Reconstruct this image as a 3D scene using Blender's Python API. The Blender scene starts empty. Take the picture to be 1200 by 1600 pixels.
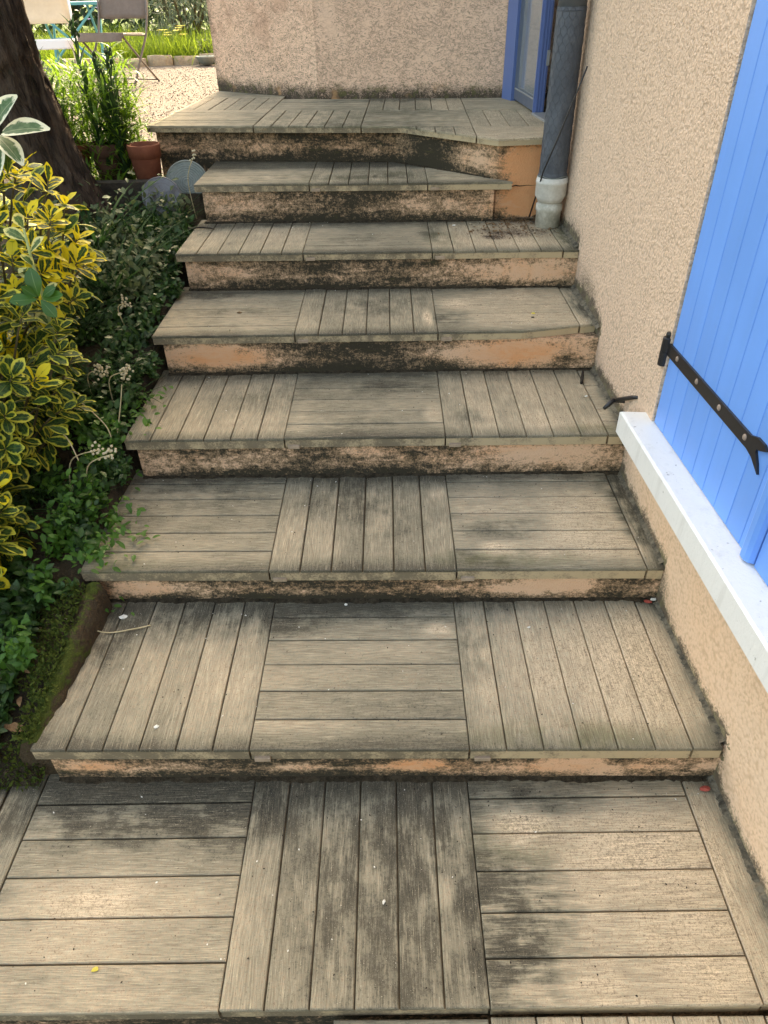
import bpy, bmesh, math, random
import numpy as np
from mathutils import Vector, Matrix, Euler, noise as mnoise

random.seed(7)
rng = np.random.default_rng(11)
S = bpy.context.scene
COL = S.collection
R = math.radians

# ------------------------------------------------------------------ camera, sky, sun, exposure
cam = bpy.data.cameras.new('camera')
cam_o = bpy.data.objects.new('camera', cam); COL.objects.link(cam_o)
fw = Vector((-0.0108, 0.8001, -0.5998)).normalized()
pt, yw, rl = R(36.848), R(-0.7737), R(-1.2036)
fw = Vector((math.sin(yw)*math.cos(pt), math.cos(yw)*math.cos(pt), -math.sin(pt)))
rt = Vector((math.cos(yw), -math.sin(yw), 0)); up = rt.cross(fw)
rt2 = rt*math.cos(rl) + up*math.sin(rl); up2 = -rt*math.sin(rl) + up*math.cos(rl)
cam_o.matrix_world = Matrix(((rt2.x, up2.x, -fw.x, 0.0804), (rt2.y, up2.y, -fw.y, -0.7156),
                             (rt2.z, up2.z, -fw.z, 1.5064), (0, 0, 0, 1)))
cam.sensor_fit = 'VERTICAL'; cam.sensor_height = 24.0; cam.lens = 1102/1600*24.0
cam.clip_start = 0.02; cam.clip_end = 500
S.camera = cam_o

SUN_EL, SUN_ROT = 37.0, 3.0           # behind the far wing of the house, a hair to the right
world = bpy.data.worlds.new('World'); S.world = world; world.use_nodes = True
wn = world.node_tree; wn.nodes.clear()
sky = wn.nodes.new('ShaderNodeTexSky'); sky.sky_type = 'NISHITA'; sky.sun_disc = False
sky.sun_elevation = R(SUN_EL); sky.sun_rotation = R(SUN_ROT)
sky.air_density = 1.0; sky.dust_density = 4.0; sky.ozone_density = 0.6; sky.altitude = 50
bg = wn.nodes.new('ShaderNodeBackground'); bg.inputs['Strength'].default_value = 0.15
wo = wn.nodes.new('ShaderNodeOutputWorld')
wn.links.new(sky.outputs[0], bg.inputs[0]); wn.links.new(bg.outputs[0], wo.inputs[0])

sun = bpy.data.lights.new('sun', 'SUN'); sun.energy = 2.0; sun.angle = R(0.6); sun.color = (1.0, 0.93, 0.82)
sun_o = bpy.data.objects.new('sun', sun); COL.objects.link(sun_o)
sd = Vector((math.sin(R(SUN_ROT))*math.cos(R(SUN_EL)), math.cos(R(SUN_ROT))*math.cos(R(SUN_EL)), math.sin(R(SUN_EL))))
sun_o.rotation_euler = sd.to_track_quat('Z', 'Y').to_euler(); sun_o.location = sd*20
S.view_settings.view_transform = 'Standard'; S.view_settings.look = 'None'
S.view_settings.exposure = 2.5; S.view_settings.gamma = 1.0
S.view_settings.use_curve_mapping = False
S.view_settings.use_white_balance = True; S.view_settings.white_balance_temperature = 8600; S.view_settings.white_balance_tint = 6

# ------------------------------------------------------------------ measured stair geometry
ZT = [-0.028, 0.0, 0.1227, 0.2414, 0.3859, 0.5355, 0.6813, 0.838, 0.9937]      # tread tops
NY = [-0.72, -0.2287, 0.2366, 0.7133, 1.1651, 1.6173, 2.0564, 2.478, 2.8293]     # nose lines at x = 0
SL = [0, 0.006, -0.008, -0.012, -0.004, -0.002, -0.02, -0.03, 0]                  # slope of each nose line
THK = [0.036, 0.036, 0.038, 0.038, 0.036, 0.032, 0.031, 0.031, 0.028]
def wall_x(y):
    pts = [(-3, .92), (-1, .865), (0, .833), (.7, .812), (2.5, .812), (2.72, .812), (3.72, .765), (5, .70)]
    for (a, xa), (b, xb) in zip(pts, pts[1:]):
        if y <= b: return xa + (xb-xa)*(y-a)/(b-a)
    return pts[-1][1]

# ------------------------------------------------------------------ node helper
class G:
    def __init__(s, name):
        s.m = bpy.data.materials.new(name); s.m.use_nodes = True
        s.t = s.m.node_tree; s.t.nodes.clear()
        s.out = s.t.nodes.new('ShaderNodeOutputMaterial')
    def n(s, ty, **kw):
        nd = s.t.nodes.new(ty)
        for k, v in kw.items(): setattr(nd, k, v)
        return nd
    def put(s, sock, v):
        if v is None: return
        if isinstance(v, bpy.types.NodeSocket): s.t.links.new(v, sock)
        else:
            if isinstance(v, (tuple, list)) and len(v) == 3 and sock.type == 'RGBA': v = (*v, 1)
            sock.default_value = v
    def math(s, op, a, b=None, c=None, clamp=False):
        nd = s.n('ShaderNodeMath', operation=op, use_clamp=clamp)
        s.put(nd.inputs[0], a); s.put(nd.inputs[1], b)
        if c is not None: s.put(nd.inputs[2], c)
        return nd.outputs[0]
    def add(s, a, b): return s.math('ADD', a, b)
    def sub(s, a, b): return s.math('SUBTRACT', a, b)
    def mul(s, a, b): return s.math('MULTIPLY', a, b)
    def mx(s, a, b): return s.math('MAXIMUM', a, b)
    def mr(s, v, a, b, c=0.0, d=1.0, smooth=True):
        nd = s.n('ShaderNodeMapRange', interpolation_type='SMOOTHSTEP' if smooth else 'LINEAR'); nd.clamp = True
        s.put(nd.inputs[0], v)
        for i, x in enumerate((a, b, c, d)): nd.inputs[i+1].default_value = x
        return nd.outputs[0]
    def pos(s): return s.n('ShaderNodeNewGeometry').outputs['Position']
    def obj(s): return s.n('ShaderNodeTexCoord').outputs['Object']
    def uv(s): return s.n('ShaderNodeTexCoord').outputs['UV']
    def rnd(s): return s.n('ShaderNodeObjectInfo').outputs['Random']
    def attr(s, nm): return s.n('ShaderNodeAttribute', attribute_name=nm).outputs['Fac']
    def xyz(s, v):
        nd = s.n('ShaderNodeSeparateXYZ'); s.put(nd.inputs[0], v); return nd.outputs
    def comb(s, x, y, z):
        nd = s.n('ShaderNodeCombineXYZ')
        for i, v in enumerate((x, y, z)): s.put(nd.inputs[i], v)
        return nd.outputs[0]
    def vm(s, op, a, b):
        nd = s.n('ShaderNodeVectorMath', operation=op); s.put(nd.inputs[0], a); s.put(nd.inputs[1], b); return nd
    def vmul(s, a, b): return s.vm('MULTIPLY', a, b).outputs[0]
    def vadd(s, a, b): return s.vm('ADD', a, b).outputs[0]
    def noise(s, v, sc, det=3.0, rough=0.55, dist=0.0):
        nd = s.n('ShaderNodeTexNoise'); s.put(nd.inputs['Vector'], v)
        nd.inputs['Scale'].default_value = sc; nd.inputs['Detail'].default_value = det
        nd.inputs['Roughness'].default_value = rough; nd.inputs['Distortion'].default_value = dist
        return nd.outputs[0]
    def vor(s, v, sc, feat='F1', rand=1.0, out='Distance'):
        nd = s.n('ShaderNodeTexVoronoi', feature=feat); s.put(nd.inputs['Vector'], v)
        nd.inputs['Scale'].default_value = sc; nd.inputs['Randomness'].default_value = rand
        return nd.outputs[out]
    def mix(s, f, a, b, mode='MIX'):
        nd = s.n('ShaderNodeMix', data_type='RGBA', blend_type=mode); nd.clamp_factor = True
        s.put(nd.inputs[0], f); s.put(nd.inputs[6], a); s.put(nd.inputs[7], b)
        return nd.outputs[2]
    def ramp(s, v, stops, interp='LINEAR'):
        nd = s.n('ShaderNodeValToRGB'); cr = nd.color_ramp; cr.interpolation = interp
        while len(cr.elements) < len(stops): cr.elements.new(0.5)
        for e, (p, c) in zip(cr.elements, stops):
            e.position = p; e.color = (c, c, c, 1) if not isinstance(c, (tuple, list)) else (*c, 1)
        s.put(nd.inputs[0], v); return nd.outputs[0]
    def bump(s, h, strength=0.5, dist=0.01, normal=None):
        nd = s.n('ShaderNodeBump'); nd.inputs['Strength'].default_value = strength
        nd.inputs['Distance'].default_value = dist; s.put(nd.inputs['Height'], h)
        if normal is not None: s.put(nd.inputs['Normal'], normal)
        return nd.outputs[0]
    def blobs(s, p, lst):
        """sum of soft ellipsoidal marks (cx,cy,cz,rx,ry,rz,strength) at fixed places: stains and worn patches"""
        tot = None
        for cx, cy, cz, rx, ry, rz, st in lst:
            d = s.vmul(s.vm('SUBTRACT', p, (cx, cy, cz)).outputs[0], (1/rx, 1/ry, 1/rz))
            ln = s.n('ShaderNodeVectorMath', operation='LENGTH'); s.put(ln.inputs[0], d)
            v = s.mr(ln.outputs['Value'], 1.0, 0.15, 0.0, st)
            tot = v if tot is None else s.add(tot, v)
        return tot
    def bsdf(s, col, rough=0.8, normal=None, spec=0.3, metal=0.0, transl=None, tcol=None, **kw):
        b = s.n('ShaderNodeBsdfPrincipled')
        s.put(b.inputs['Base Color'], col); s.put(b.inputs['Roughness'], rough); s.put(b.inputs['Metallic'], metal)
        b.inputs['Specular IOR Level'].default_value = spec
        if normal is not None: s.put(b.inputs['Normal'], normal)
        for k, v in kw.items(): s.put(b.inputs[k], v)
        sh = b.outputs[0]
        if transl:
            tr = s.n('ShaderNodeBsdfTranslucent'); s.put(tr.inputs[0], tcol if tcol is not None else col)
            mxn = s.n('ShaderNodeMixShader'); mxn.inputs[0].default_value = transl
            s.t.links.new(sh, mxn.inputs[1]); s.t.links.new(tr.outputs[0], mxn.inputs[2]); sh = mxn.outputs[0]
        s.t.links.new(sh, s.out.inputs['Surface'])
        return s.m

# ------------------------------------------------------------------ materials
def y_stops(fn, y0, y1):
    return [((y-y0)/(y1-y0), v) for y, v in fn]

def m_plank():
    g = G('embossed_concrete_plank')
    p = g.pos(); xyz = g.xyz(p); x, y = xyz[0], xyz[1]
    rnd = g.rnd(); off = g.comb(g.mul(rnd, 37.1), g.mul(rnd, 91.7), g.mul(rnd, 13.3))
    lo = g.vadd(g.obj(), off)
    big = g.noise(p, 2.6, 5, .6, .4)
    med = g.noise(p, 13, 5, .65)
    fine = g.noise(p, 150, 3, .7)
    speck = g.noise(p, 420, 2, .6)
    warp = g.noise(g.vmul(lo, (3, 14, 3)), 1.0, 2, .5)
    gv = g.vadd(g.vmul(lo, (15.0, 300, 300)), g.comb(0.0, g.mul(warp, 8.0), 0.0))
    grain = g.noise(gv, 1.0, 3, .6)
    along = g.noise(g.vmul(lo, (6.0, 40, 40)), 1.0, 5, .72)
    board = g.math('FRACT', g.mul(rnd, 7.31))
    gv2 = g.vadd(g.vmul(lo, (26.0, 560, 560)), g.comb(0.0, g.mul(warp, 15.0), 0.0))
    grain2 = g.noise(gv2, 1.0, 2, .5)
    # ---- weathering map at fixed places
    basex = g.ramp(g.mr(x, -1.1, 0.9, 0, 1, False), [(0.0, .58), (.18, .48), (.42, .47), (.55, .59), (.66, .54), (.72, .32), (.84, .17), (.93, .20), (.97, .5), (1.0, .7)])
    st = []
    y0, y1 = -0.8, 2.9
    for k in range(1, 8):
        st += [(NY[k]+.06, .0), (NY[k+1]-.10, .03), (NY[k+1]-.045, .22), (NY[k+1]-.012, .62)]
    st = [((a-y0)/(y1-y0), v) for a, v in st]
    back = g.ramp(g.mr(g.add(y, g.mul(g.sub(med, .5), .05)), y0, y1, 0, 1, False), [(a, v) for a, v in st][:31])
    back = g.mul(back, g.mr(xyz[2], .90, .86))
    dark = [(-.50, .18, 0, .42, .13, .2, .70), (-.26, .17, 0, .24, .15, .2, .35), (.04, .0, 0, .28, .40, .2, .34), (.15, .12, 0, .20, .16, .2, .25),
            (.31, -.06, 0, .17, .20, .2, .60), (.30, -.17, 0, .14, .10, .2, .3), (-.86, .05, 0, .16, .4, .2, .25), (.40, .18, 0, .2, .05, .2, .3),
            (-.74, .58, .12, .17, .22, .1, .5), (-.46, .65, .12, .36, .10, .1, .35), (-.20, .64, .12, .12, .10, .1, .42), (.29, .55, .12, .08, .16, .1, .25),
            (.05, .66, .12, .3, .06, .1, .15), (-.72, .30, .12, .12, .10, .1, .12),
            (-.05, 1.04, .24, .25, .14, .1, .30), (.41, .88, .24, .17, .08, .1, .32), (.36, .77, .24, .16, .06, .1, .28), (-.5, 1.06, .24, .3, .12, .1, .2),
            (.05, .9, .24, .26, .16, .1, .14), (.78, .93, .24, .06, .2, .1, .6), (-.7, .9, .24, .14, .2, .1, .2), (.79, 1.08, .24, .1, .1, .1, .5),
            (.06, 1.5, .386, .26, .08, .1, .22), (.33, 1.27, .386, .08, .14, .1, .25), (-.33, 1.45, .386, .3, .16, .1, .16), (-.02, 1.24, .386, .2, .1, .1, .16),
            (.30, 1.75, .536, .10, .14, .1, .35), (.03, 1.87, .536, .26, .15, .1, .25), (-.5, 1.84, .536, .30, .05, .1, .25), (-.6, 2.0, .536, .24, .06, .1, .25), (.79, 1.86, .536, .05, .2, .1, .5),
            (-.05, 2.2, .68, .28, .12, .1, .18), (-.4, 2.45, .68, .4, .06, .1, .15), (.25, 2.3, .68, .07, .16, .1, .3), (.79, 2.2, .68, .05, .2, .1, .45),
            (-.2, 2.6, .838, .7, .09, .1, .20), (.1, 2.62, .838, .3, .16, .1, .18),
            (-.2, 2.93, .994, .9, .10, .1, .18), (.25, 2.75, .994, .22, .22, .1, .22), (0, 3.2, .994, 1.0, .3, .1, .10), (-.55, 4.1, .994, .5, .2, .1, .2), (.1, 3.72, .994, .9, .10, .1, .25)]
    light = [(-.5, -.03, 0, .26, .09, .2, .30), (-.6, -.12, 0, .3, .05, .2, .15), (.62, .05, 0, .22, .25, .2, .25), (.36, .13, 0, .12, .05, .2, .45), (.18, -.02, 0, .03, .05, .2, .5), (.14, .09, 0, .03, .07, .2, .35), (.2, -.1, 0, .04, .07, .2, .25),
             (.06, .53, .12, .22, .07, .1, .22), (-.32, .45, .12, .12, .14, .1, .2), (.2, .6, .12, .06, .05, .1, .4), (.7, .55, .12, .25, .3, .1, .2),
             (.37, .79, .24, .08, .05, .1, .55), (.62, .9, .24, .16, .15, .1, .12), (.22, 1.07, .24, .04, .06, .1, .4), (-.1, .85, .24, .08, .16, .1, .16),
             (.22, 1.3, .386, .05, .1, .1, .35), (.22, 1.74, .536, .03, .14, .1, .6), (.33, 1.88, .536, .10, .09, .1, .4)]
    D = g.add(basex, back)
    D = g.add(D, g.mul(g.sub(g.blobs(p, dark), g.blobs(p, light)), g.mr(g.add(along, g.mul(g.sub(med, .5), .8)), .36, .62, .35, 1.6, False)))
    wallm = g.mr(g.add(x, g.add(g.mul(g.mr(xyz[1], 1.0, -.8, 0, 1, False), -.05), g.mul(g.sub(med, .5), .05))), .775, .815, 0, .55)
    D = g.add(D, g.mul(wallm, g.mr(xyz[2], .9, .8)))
    D = g.add(D, g.mul(g.sub(big, .5), .9))
    D = g.add(D, g.mul(g.sub(med, .5), .55))
    D = g.add(D, g.mul(g.sub(board, .5), .17)); D = g.add(D, g.mul(g.sub(along, .5), .5))
    d2 = g.add(D, g.add(g.mul(g.sub(grain, .5), .85), g.add(g.mul(g.sub(fine, .5), 1.8), g.mul(g.sub(speck, .5), 1.6))))
    k1 = g.mr(d2, .05, 1.12, 0, 1, False)
    clean = g.mix(med, (.565, .44, .29), (.64, .50, .345))
    grey = g.mix(big, (.262, .232, .162), (.325, .283, .196))
    dirt = (.058, .050, .035)
    c = g.mix(g.mr(k1, .02, .52), clean, grey)
    c = g.mix(g.mr(k1, .46, 1.1, 0, .92), c, dirt)
    # pale worn grain ridges, dark pits, algae
    c = g.mix(g.mul(g.mr(grain2, .60, .76), .34), c, (.56, .46, .31))
    c = g.mix(g.mul(g.mr(grain, .38, .26), .36), c, (.07, .058, .04))
    c = g.mix(g.mul(g.mr(speck, .67, .76), .6), c, (.66, .58, .44))
    c = g.mix(g.mul(g.mr(fine, .34, .24), .65), c, (.045, .037, .026))
    alg = g.blobs(p, [(.5, .27, .12, .35, .07, .1, .6), (.4, .76, .24, .35, .06, .1, .6), (.75, 1.2, .386, .2, .05, .1, .6), (.78, 2.2, .68, .06, .25, .1, .7), (.3, 2.2, .68, .12, .2, .1, .4), (.35, .09, 0, .18, .1, .2, .35), (-.7, .75, .24, .2, .1, .1, .4), (0, 2.6, .84, .9, .2, .1, .3), (0, 3.1, .99, 1.2, .7, .1, .26), (-.78, .9, .24, .12, .3, .1, .5)])
    c = g.mix(g.mul(g.mul(alg, g.mr(med, .35, .65)), .8), c, (.105, .105, .035))
    scar = g.blobs(p, [(.51, 2.228, .68, .07, .055, .1, 1.7), (.60, 2.28, .68, .21, .10, .1, 1.3), (.64, 2.45, .68, .14, .12, .1, .7)])
    c = g.mix(g.mul(g.mul(scar, g.mr(g.add(fine, g.mul(med, .6)), .62, .95)), .95), c, (.055, .035, .025))
    tone = g.mul(g.mr(grain, .36, .64, .78, 1.13, False), g.mul(g.mr(grain2, .36, .64, .80, 1.18, False), g.mul(g.mr(fine, .36, .64, .66, 1.25, False), g.mr(speck, .36, .64, .66, 1.3, False))))
    c = g.mix(1.0, c, g.comb(tone, tone, tone), 'MULTIPLY')
    h = g.add(g.mul(grain, .8), g.add(g.mul(grain2, .45), g.mul(fine, .5)))
    nb = g.bump(h, .75, .0026)
    return g.bsdf(c, .86, nb, .25)

def m_slab():
    g = G('tile_base_concrete'); p = g.pos()
    a = g.noise(p, 22, 4, .6); f = g.noise(p, 170, 3, .7); x = g.xyz(p)[0]
    c = g.mix(g.mr(g.add(g.mul(g.mr(x, .1, .5, 0, 1, False), -.25), g.add(a, g.mul(g.sub(f, .5), .6))), .25, .6), (.47, .36, .22), (.19, .15, .098))
    joint = g.mr(g.xyz(g.n('ShaderNodeNewGeometry').outputs['True Normal'])[2], .8, .95)      # dirt packed in the joints between planks
    c = g.mix(g.mul(joint, .85), c, g.mix(a, (.028, .022, .014), (.075, .058, .036)))
    return g.bsdf(c, .9, g.bump(f, .5, .002), .2)

def m_riser():
    g = G('stained_orange_render'); p = g.pos(); xyz = g.xyz(p); x, y, z = xyz
    sv = g.vmul(p, (1.0, 1.0, 2.6))
    a = g.noise(sv, 5, 6, .68, .6); b = g.noise(g.vmul(p, (1.0, 1.0, 3.6)), 9, 7, .74, .7); f = g.noise(p, 190, 3, .75); c3 = g.noise(p, 60, 4, .7)
    zs = []
    for k in range(1, 9):                     # height of each floor line and underside: mould gathers at both
        zs += [ZT[k]]
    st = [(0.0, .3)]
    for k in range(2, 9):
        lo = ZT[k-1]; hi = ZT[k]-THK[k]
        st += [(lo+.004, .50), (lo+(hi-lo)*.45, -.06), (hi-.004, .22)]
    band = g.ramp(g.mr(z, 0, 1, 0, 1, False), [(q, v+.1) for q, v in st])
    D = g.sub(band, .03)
    D = g.add(D, g.ramp(g.mr(x, -1.1, .9, 0, 1, False), [(0, .1), (.17, .15), (.30, .42), (.45, .60), (.6, .56), (.70, .36), (.80, .16), (.9, .10), (.97, .28), (1, .5)]))
    clean = [(.62, 2.06, .6, .25, .1, .07, .3), (.55, 1.17, .32, .25, .1, .06, .3), (.5, .72, .17, .22, .1, .05, .35), (-.52, 1.63, .45, .26, .1, .08, .72), (.45, 1.63, .45, .24, .1, .10, .42), (.62, 1.65, .45, .2, .1, .1, .25), (.7, 2.52, .85, .18, .2, .16, 1.1), (.72, 2.52, .72, .17, .2, .1, .9), (.6, 2.5, .72, .3, .1, .05, .15),
             (.13, .26, .05, .11, .1, .04, .65), (.48, .26, .05, .22, .1, .05, .35), (-.15, .26, .04, .12, .1, .025, .5), (-.62, .26, .05, .1, .1, .03, .45), (.06, .26, .04, .1, .1, .03, .3),
             (.0, 1.17, .33, .14, .1, .03, .7), (.45, 1.17, .34, .25, .1, .04, .25), (-.6, .73, .17, .12, .1, .05, .4), (.5, .73, .18, .2, .1, .04, .3), (-.5, 2.1, .62, .3, .1, .05, .25), (-.55, 2.5, .77, .2, .1, .06, .2), (.2, 2.5, .77, .16, .1, .05, .25), (-.2, 2.5, .78, .1, .1, .05, .15), (-.3, 2.9, .9, .3, .1, .04, .25)]
    dk = [(-.85, 2.98, .86, .45, .3, .25, .34), (-.3, .26, .06, .3, .1, .06, .2), (.32, .26, .07, .14, .1, .03, .5), (.6, .26, .06, .06, .1, .04, .5), (.75, .26, .05, .06, .1, .05, .3), (.0, 1.63, .46, .35, .1, .1, .25), (.7, .73, .18, .14, .1, .08, .55), (.7, 1.63, .43, .08, .1, .05, .5), (-.25, 2.05, .6, .3, .1, .08, .15), (.28, 2.75, .9, .2, .2, .2, .55), (-.35, 2.9, .9, .35, .1, .15, .3), (-.1, 2.5, .76, .3, .1, .06, .15)]
    D = g.add(D, g.sub(g.blobs(p, dk), g.blobs(p, clean)))
    chipv = g.vor(g.vmul(p, (1, 1, 1.5)), 34, 'F1'); D = g.add(D, g.mul(g.sub(a, .5), .75)); D = g.add(D, g.mul(g.sub(b, .5), 2.1)); D = g.add(D, g.mul(g.sub(f, .5), 1.5)); D = g.add(D, g.mul(g.sub(c3, .5), 1.5)); D = g.sub(D, g.mr(chipv, .26, .12, 0, .22))
    pink = g.mix(b, (.76, .50, .33), (.68, .42, .26))
    orange = g.mix(b, (.80, .345, .15), (.74, .38, .19))
    om = g.add(g.blobs(p, [(-.5, 1.63, .45, .3, .1, .08, .8), (.7, 2.52, .84, .24, .24, .34, 2.2), (.15, .26, .05, .14, .1, .06, .7), (-.6, .26, .05, .2, .1, .06, .4), (.55, 1.63, .45, .3, .1, .1, .9), (.1, .73, .18, .3, .1, .1, .5), (.2, 1.17, .32, .3, .1, .1, .4), (.3, .26, .05, .5, .1, .1, .4), (-.9, 2.95, .85, .5, .3, .2, .45), (-.3, 2.9, .9, .6, .2, .2, .6)]), g.mr(a, .45, .65, 0, .45))
    c = g.mix(g.math('MINIMUM', g.mul(om, g.mr(b, .36, .6, .45, 1)), 1.0), pink, orange)
    c = g.mix(g.mr(D, .05, .5, 0, .8), c, g.mix(b, (.19, .125, .07), (.30, .20, .115)))
    c = g.mix(g.mr(D, .34, .98, 0, .96), c, g.mix(a, (.026, .023, .016), (.042, .038, .024)))
    c = g.mix(g.mul(g.mr(b, .60, .72), g.mr(D, .15, .5, 0, .35)), c, (.13, .115, .03))
    nb = g.bump(g.add(g.mul(f, .7), g.mul(c3, .8)), .75, .006)
    return g.bsdf(c, .93, nb, .2)

def floor_h(g, y, z):
    """height above the stepped floor line at the foot of the side wall"""
    stops = [(0.0, ZT[0])]
    y0, y1 = -.8, 3.0
    for k in range(1, 9):
        stops.append(((NY[k]-y0)/(y1-y0), ZT[k]))
    r = g.ramp(g.mr(y, y0, y1, 0, 1, False), [(a, v+.1) for a, v in stops], 'CONSTANT')
    return g.sub(z, g.sub(r, .1))

def m_roughcast():
    g = G('roughcast_render'); p = g.pos(); xyz = g.xyz(p); x, y, z = xyz
    a = g.noise(p, 1.6, 4, .6); b = g.noise(p, 30, 4, .6); f = g.noise(p, 150, 3, .6, .3); v = g.mix(g.mr(g.noise(p, 14, 2, .5), .42, .58), g.vor(p, 100, 'SMOOTH_F1'), g.vor(p, 150, 'SMOOTH_F1')); f2 = g.noise(p, 260, 2, .6)
    plinth = g.mr(g.add(g.mul(y, .8), g.add(z, g.mul(g.sub(b, .5), .1))), 1.42, 1.05)       # smoother peach plaster under the sill
    base = g.mix(a, (.80, .575, .415), (.83, .615, .455))
    base = g.mix(plinth, base, g.mix(g.mr(a, .3, .7), (.84, .57, .37), (.82, .60, .42)))
    pit = g.mr(g.add(g.mul(v, .9), g.mul(f, .5)), .50, .95)
    base = g.mix(g.mul(pit, .42), base, g.mix(plinth, (.24, .175, .115), (.42, .26, .14)))
    base = g.mix(g.mul(g.mr(f2, .6, .72), .35), base, (.66, .53, .40))
    h = floor_h(g, g.add(y, g.mul(g.sub(b, .5), .10)), z)
    dirt = g.mr(g.add(h, g.mul(g.sub(b, .5), .07)), .06, .0)
    dirt = g.add(dirt, g.blobs(p, [(.81, 2.50, 1.0, .1, .14, .7, .8), (.81, 1.85, .58, .1, .3, .14, .7), (.81, 2.15, .72, .1, .35, .12, .5), (.81, 1.4, .42, .1, .3, .07, .5), (.81, .72, .16, .1, .12, .16, .7), (.81, .27, .05, .1, .10, .16, .7), (.81, 1.20, .28, .1, .12, .18, .6)]))  # first mark simply tones the wall darker beside the downpipe
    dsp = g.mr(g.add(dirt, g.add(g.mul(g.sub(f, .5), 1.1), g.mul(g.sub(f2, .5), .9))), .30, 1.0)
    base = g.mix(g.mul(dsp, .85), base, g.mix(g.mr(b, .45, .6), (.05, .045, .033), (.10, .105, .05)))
    hh = g.add(g.mul(f, 1.0), g.add(g.mul(v, -.9), g.mul(f2, .25)))
    n1 = g.n('ShaderNodeBump'); n1.inputs['Distance'].default_value = .007
    g.put(n1.inputs['Strength'], g.mr(plinth, 0, 1, .85, .35, False)); g.put(n1.inputs['Height'], hh)
    return g.bsdf(base, .92, n1.outputs[0], .2)

def m_crushed():
    g = G('crushed_render'); p = g.pos(); xyz = g.xyz(p); x, y, z = xyz
    q = g.vmul(p, (1.0, 1.0, 1.7))
    n1 = g.noise(q, 38, 3, .5, 1.0); n2 = g.noise(g.vadd(q, (7.3, 2.1, 5.5)), 58, 2, .5, 1.2)
    vein = g.mr(g.math('ABSOLUTE', g.sub(n1, .5)), .006, .026, 1, 0)
    vein2 = g.mr(g.math('ABSOLUTE', g.sub(n2, .5)), .004, .025, 1, 0)
    area = g.noise(p, 7, 3, .6); b = g.noise(p, 26, 5, .7); f = g.noise(p, 170, 3, .7); big = g.noise(p, 1.6, 3, .5)
    left = g.mr(x, -.26, -.34)
    vv = g.math('MINIMUM', g.add(g.mul(vein, g.mr(area, .30, .42, .25, 1)), g.mul(vein2, g.mr(g.add(area, g.mul(left, .2)), .44, .56, .1, .8))), 1.0)
    c = g.mix(big, (.88, .575, .40), (.91, .63, .455))
    c = g.mix(g.mul(g.mr(f, .58, .8), .4), c, (.74, .6, .48))
    c = g.mix(g.mul(vv, g.mr(left, 0, 1, .56, .74, False)), c, g.mix(g.mr(z, 1.05, 1.4), (.06, .048, .034), (.20, .115, .08)))
    c = g.mix(g.mul(left, g.mul(g.mr(g.noise(p, 9, 4, .6), .46, .62), g.mr(z, 1.1, 1.35, 0, .35))), c, (.40, .19, .12))
    edge = g.mr(x, -.86, -.96, 0, .8)
    gr = g.add(g.mr(z, g.add(1.16, 0) if False else 1.17, .985), edge)
    d = g.mr(g.add(gr, g.add(g.mul(g.sub(b, .5), 1.1), g.mul(g.sub(f, .5), 1.0))), .45, 1.0)
    d = g.mul(d, g.mr(g.add(vv, g.mr(z, 1.09, 1.0)), .0, .8, .35, 1, False))
    c = g.mix(g.mul(d, .93), c, g.mix(g.mr(b, .52, .62), (.035, .032, .024), (.085, .088, .03)))
    c = g.mix(g.mul(g.mr(g.noise(p, 8, 3, .6), .58, .68, 0, .8), g.mr(z, 1.09, 1.0)), c, (.55, .30, .15))
    nb = g.bump(g.add(g.mul(vv, -1.0), g.mul(f, .25)), .6, .005)
    return g.bsdf(c, .93, nb, .2)

def m_paint(name, col, rough=.4, var=.06, spec=.45, scratch=0.0, bs=.12):
    g = G(name); p = g.pos(); a = g.noise(p, 6, 4, .6); f = g.noise(g.vmul(p, (60, 60, 8)), 1, 3, .6)
    c = g.mix(a, tuple(v*(1-var) for v in col), tuple(min(1, v*(1+var)) for v in col))
    br = g.math('FRACT', g.mul(g.rnd(), 5.77)); lv = g.mr(g.add(br, g.mul(g.sub(g.noise(g.vmul(p, (25, 25, 1.2)), 1, 4, .6), .5), .9)), 0, 1, 1-var*1.1, 1+var*.6, False)
    c = g.mix(1.0, c, g.comb(lv, lv, lv), 'MULTIPLY')
    if scratch: c = g.mix(g.mul(g.mr(g.noise(p, 70, 4, .7), .66, .74), scratch), c, (.3, .24, .18))
    return g.bsdf(c, g.mr(a, .3, .7, rough-.06, rough+.08), g.bump(f, bs, .002), spec)

def m_sill():
    g = G('white_painted_concrete'); p = g.pos(); a = g.noise(p, 9, 4, .6); f = g.noise(p, 120, 3, .7); s = g.noise(p, 55, 3, .6)
    c = g.mix(a, (.76, .745, .70), (.83, .815, .775))
    c = g.mix(g.mul(g.mr(s, .665, .74), .7), c, (.27, .25, .21))
    st = g.noise(g.vmul(p, (30, 30, 2.5)), 1, 4, .65)
    c = g.mix(g.mul(g.mr(st, .52, .72), .2), c, (.42, .40, .35))
    return g.bsdf(c, .55, g.bump(g.add(f, g.mul(s, -1)), .45, .003), .35)

def m_simple(name, c1, c2, sc=20, rough=.8, bs=.4, bd=.004, spec=.25, metal=0.0, transl=None):
    g = G(name); p = g.pos(); a = g.noise(p, sc, 4, .65)
    f = g.noise(p, sc*6, 3, .65)
    return g.bsdf(g.mix(g.mr(g.add(g.mul(a, .7), g.mul(f, .3)), .32, .68), c1, c2), rough, g.bump(g.add(a, f), bs, bd), spec, metal, transl=transl)

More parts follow.
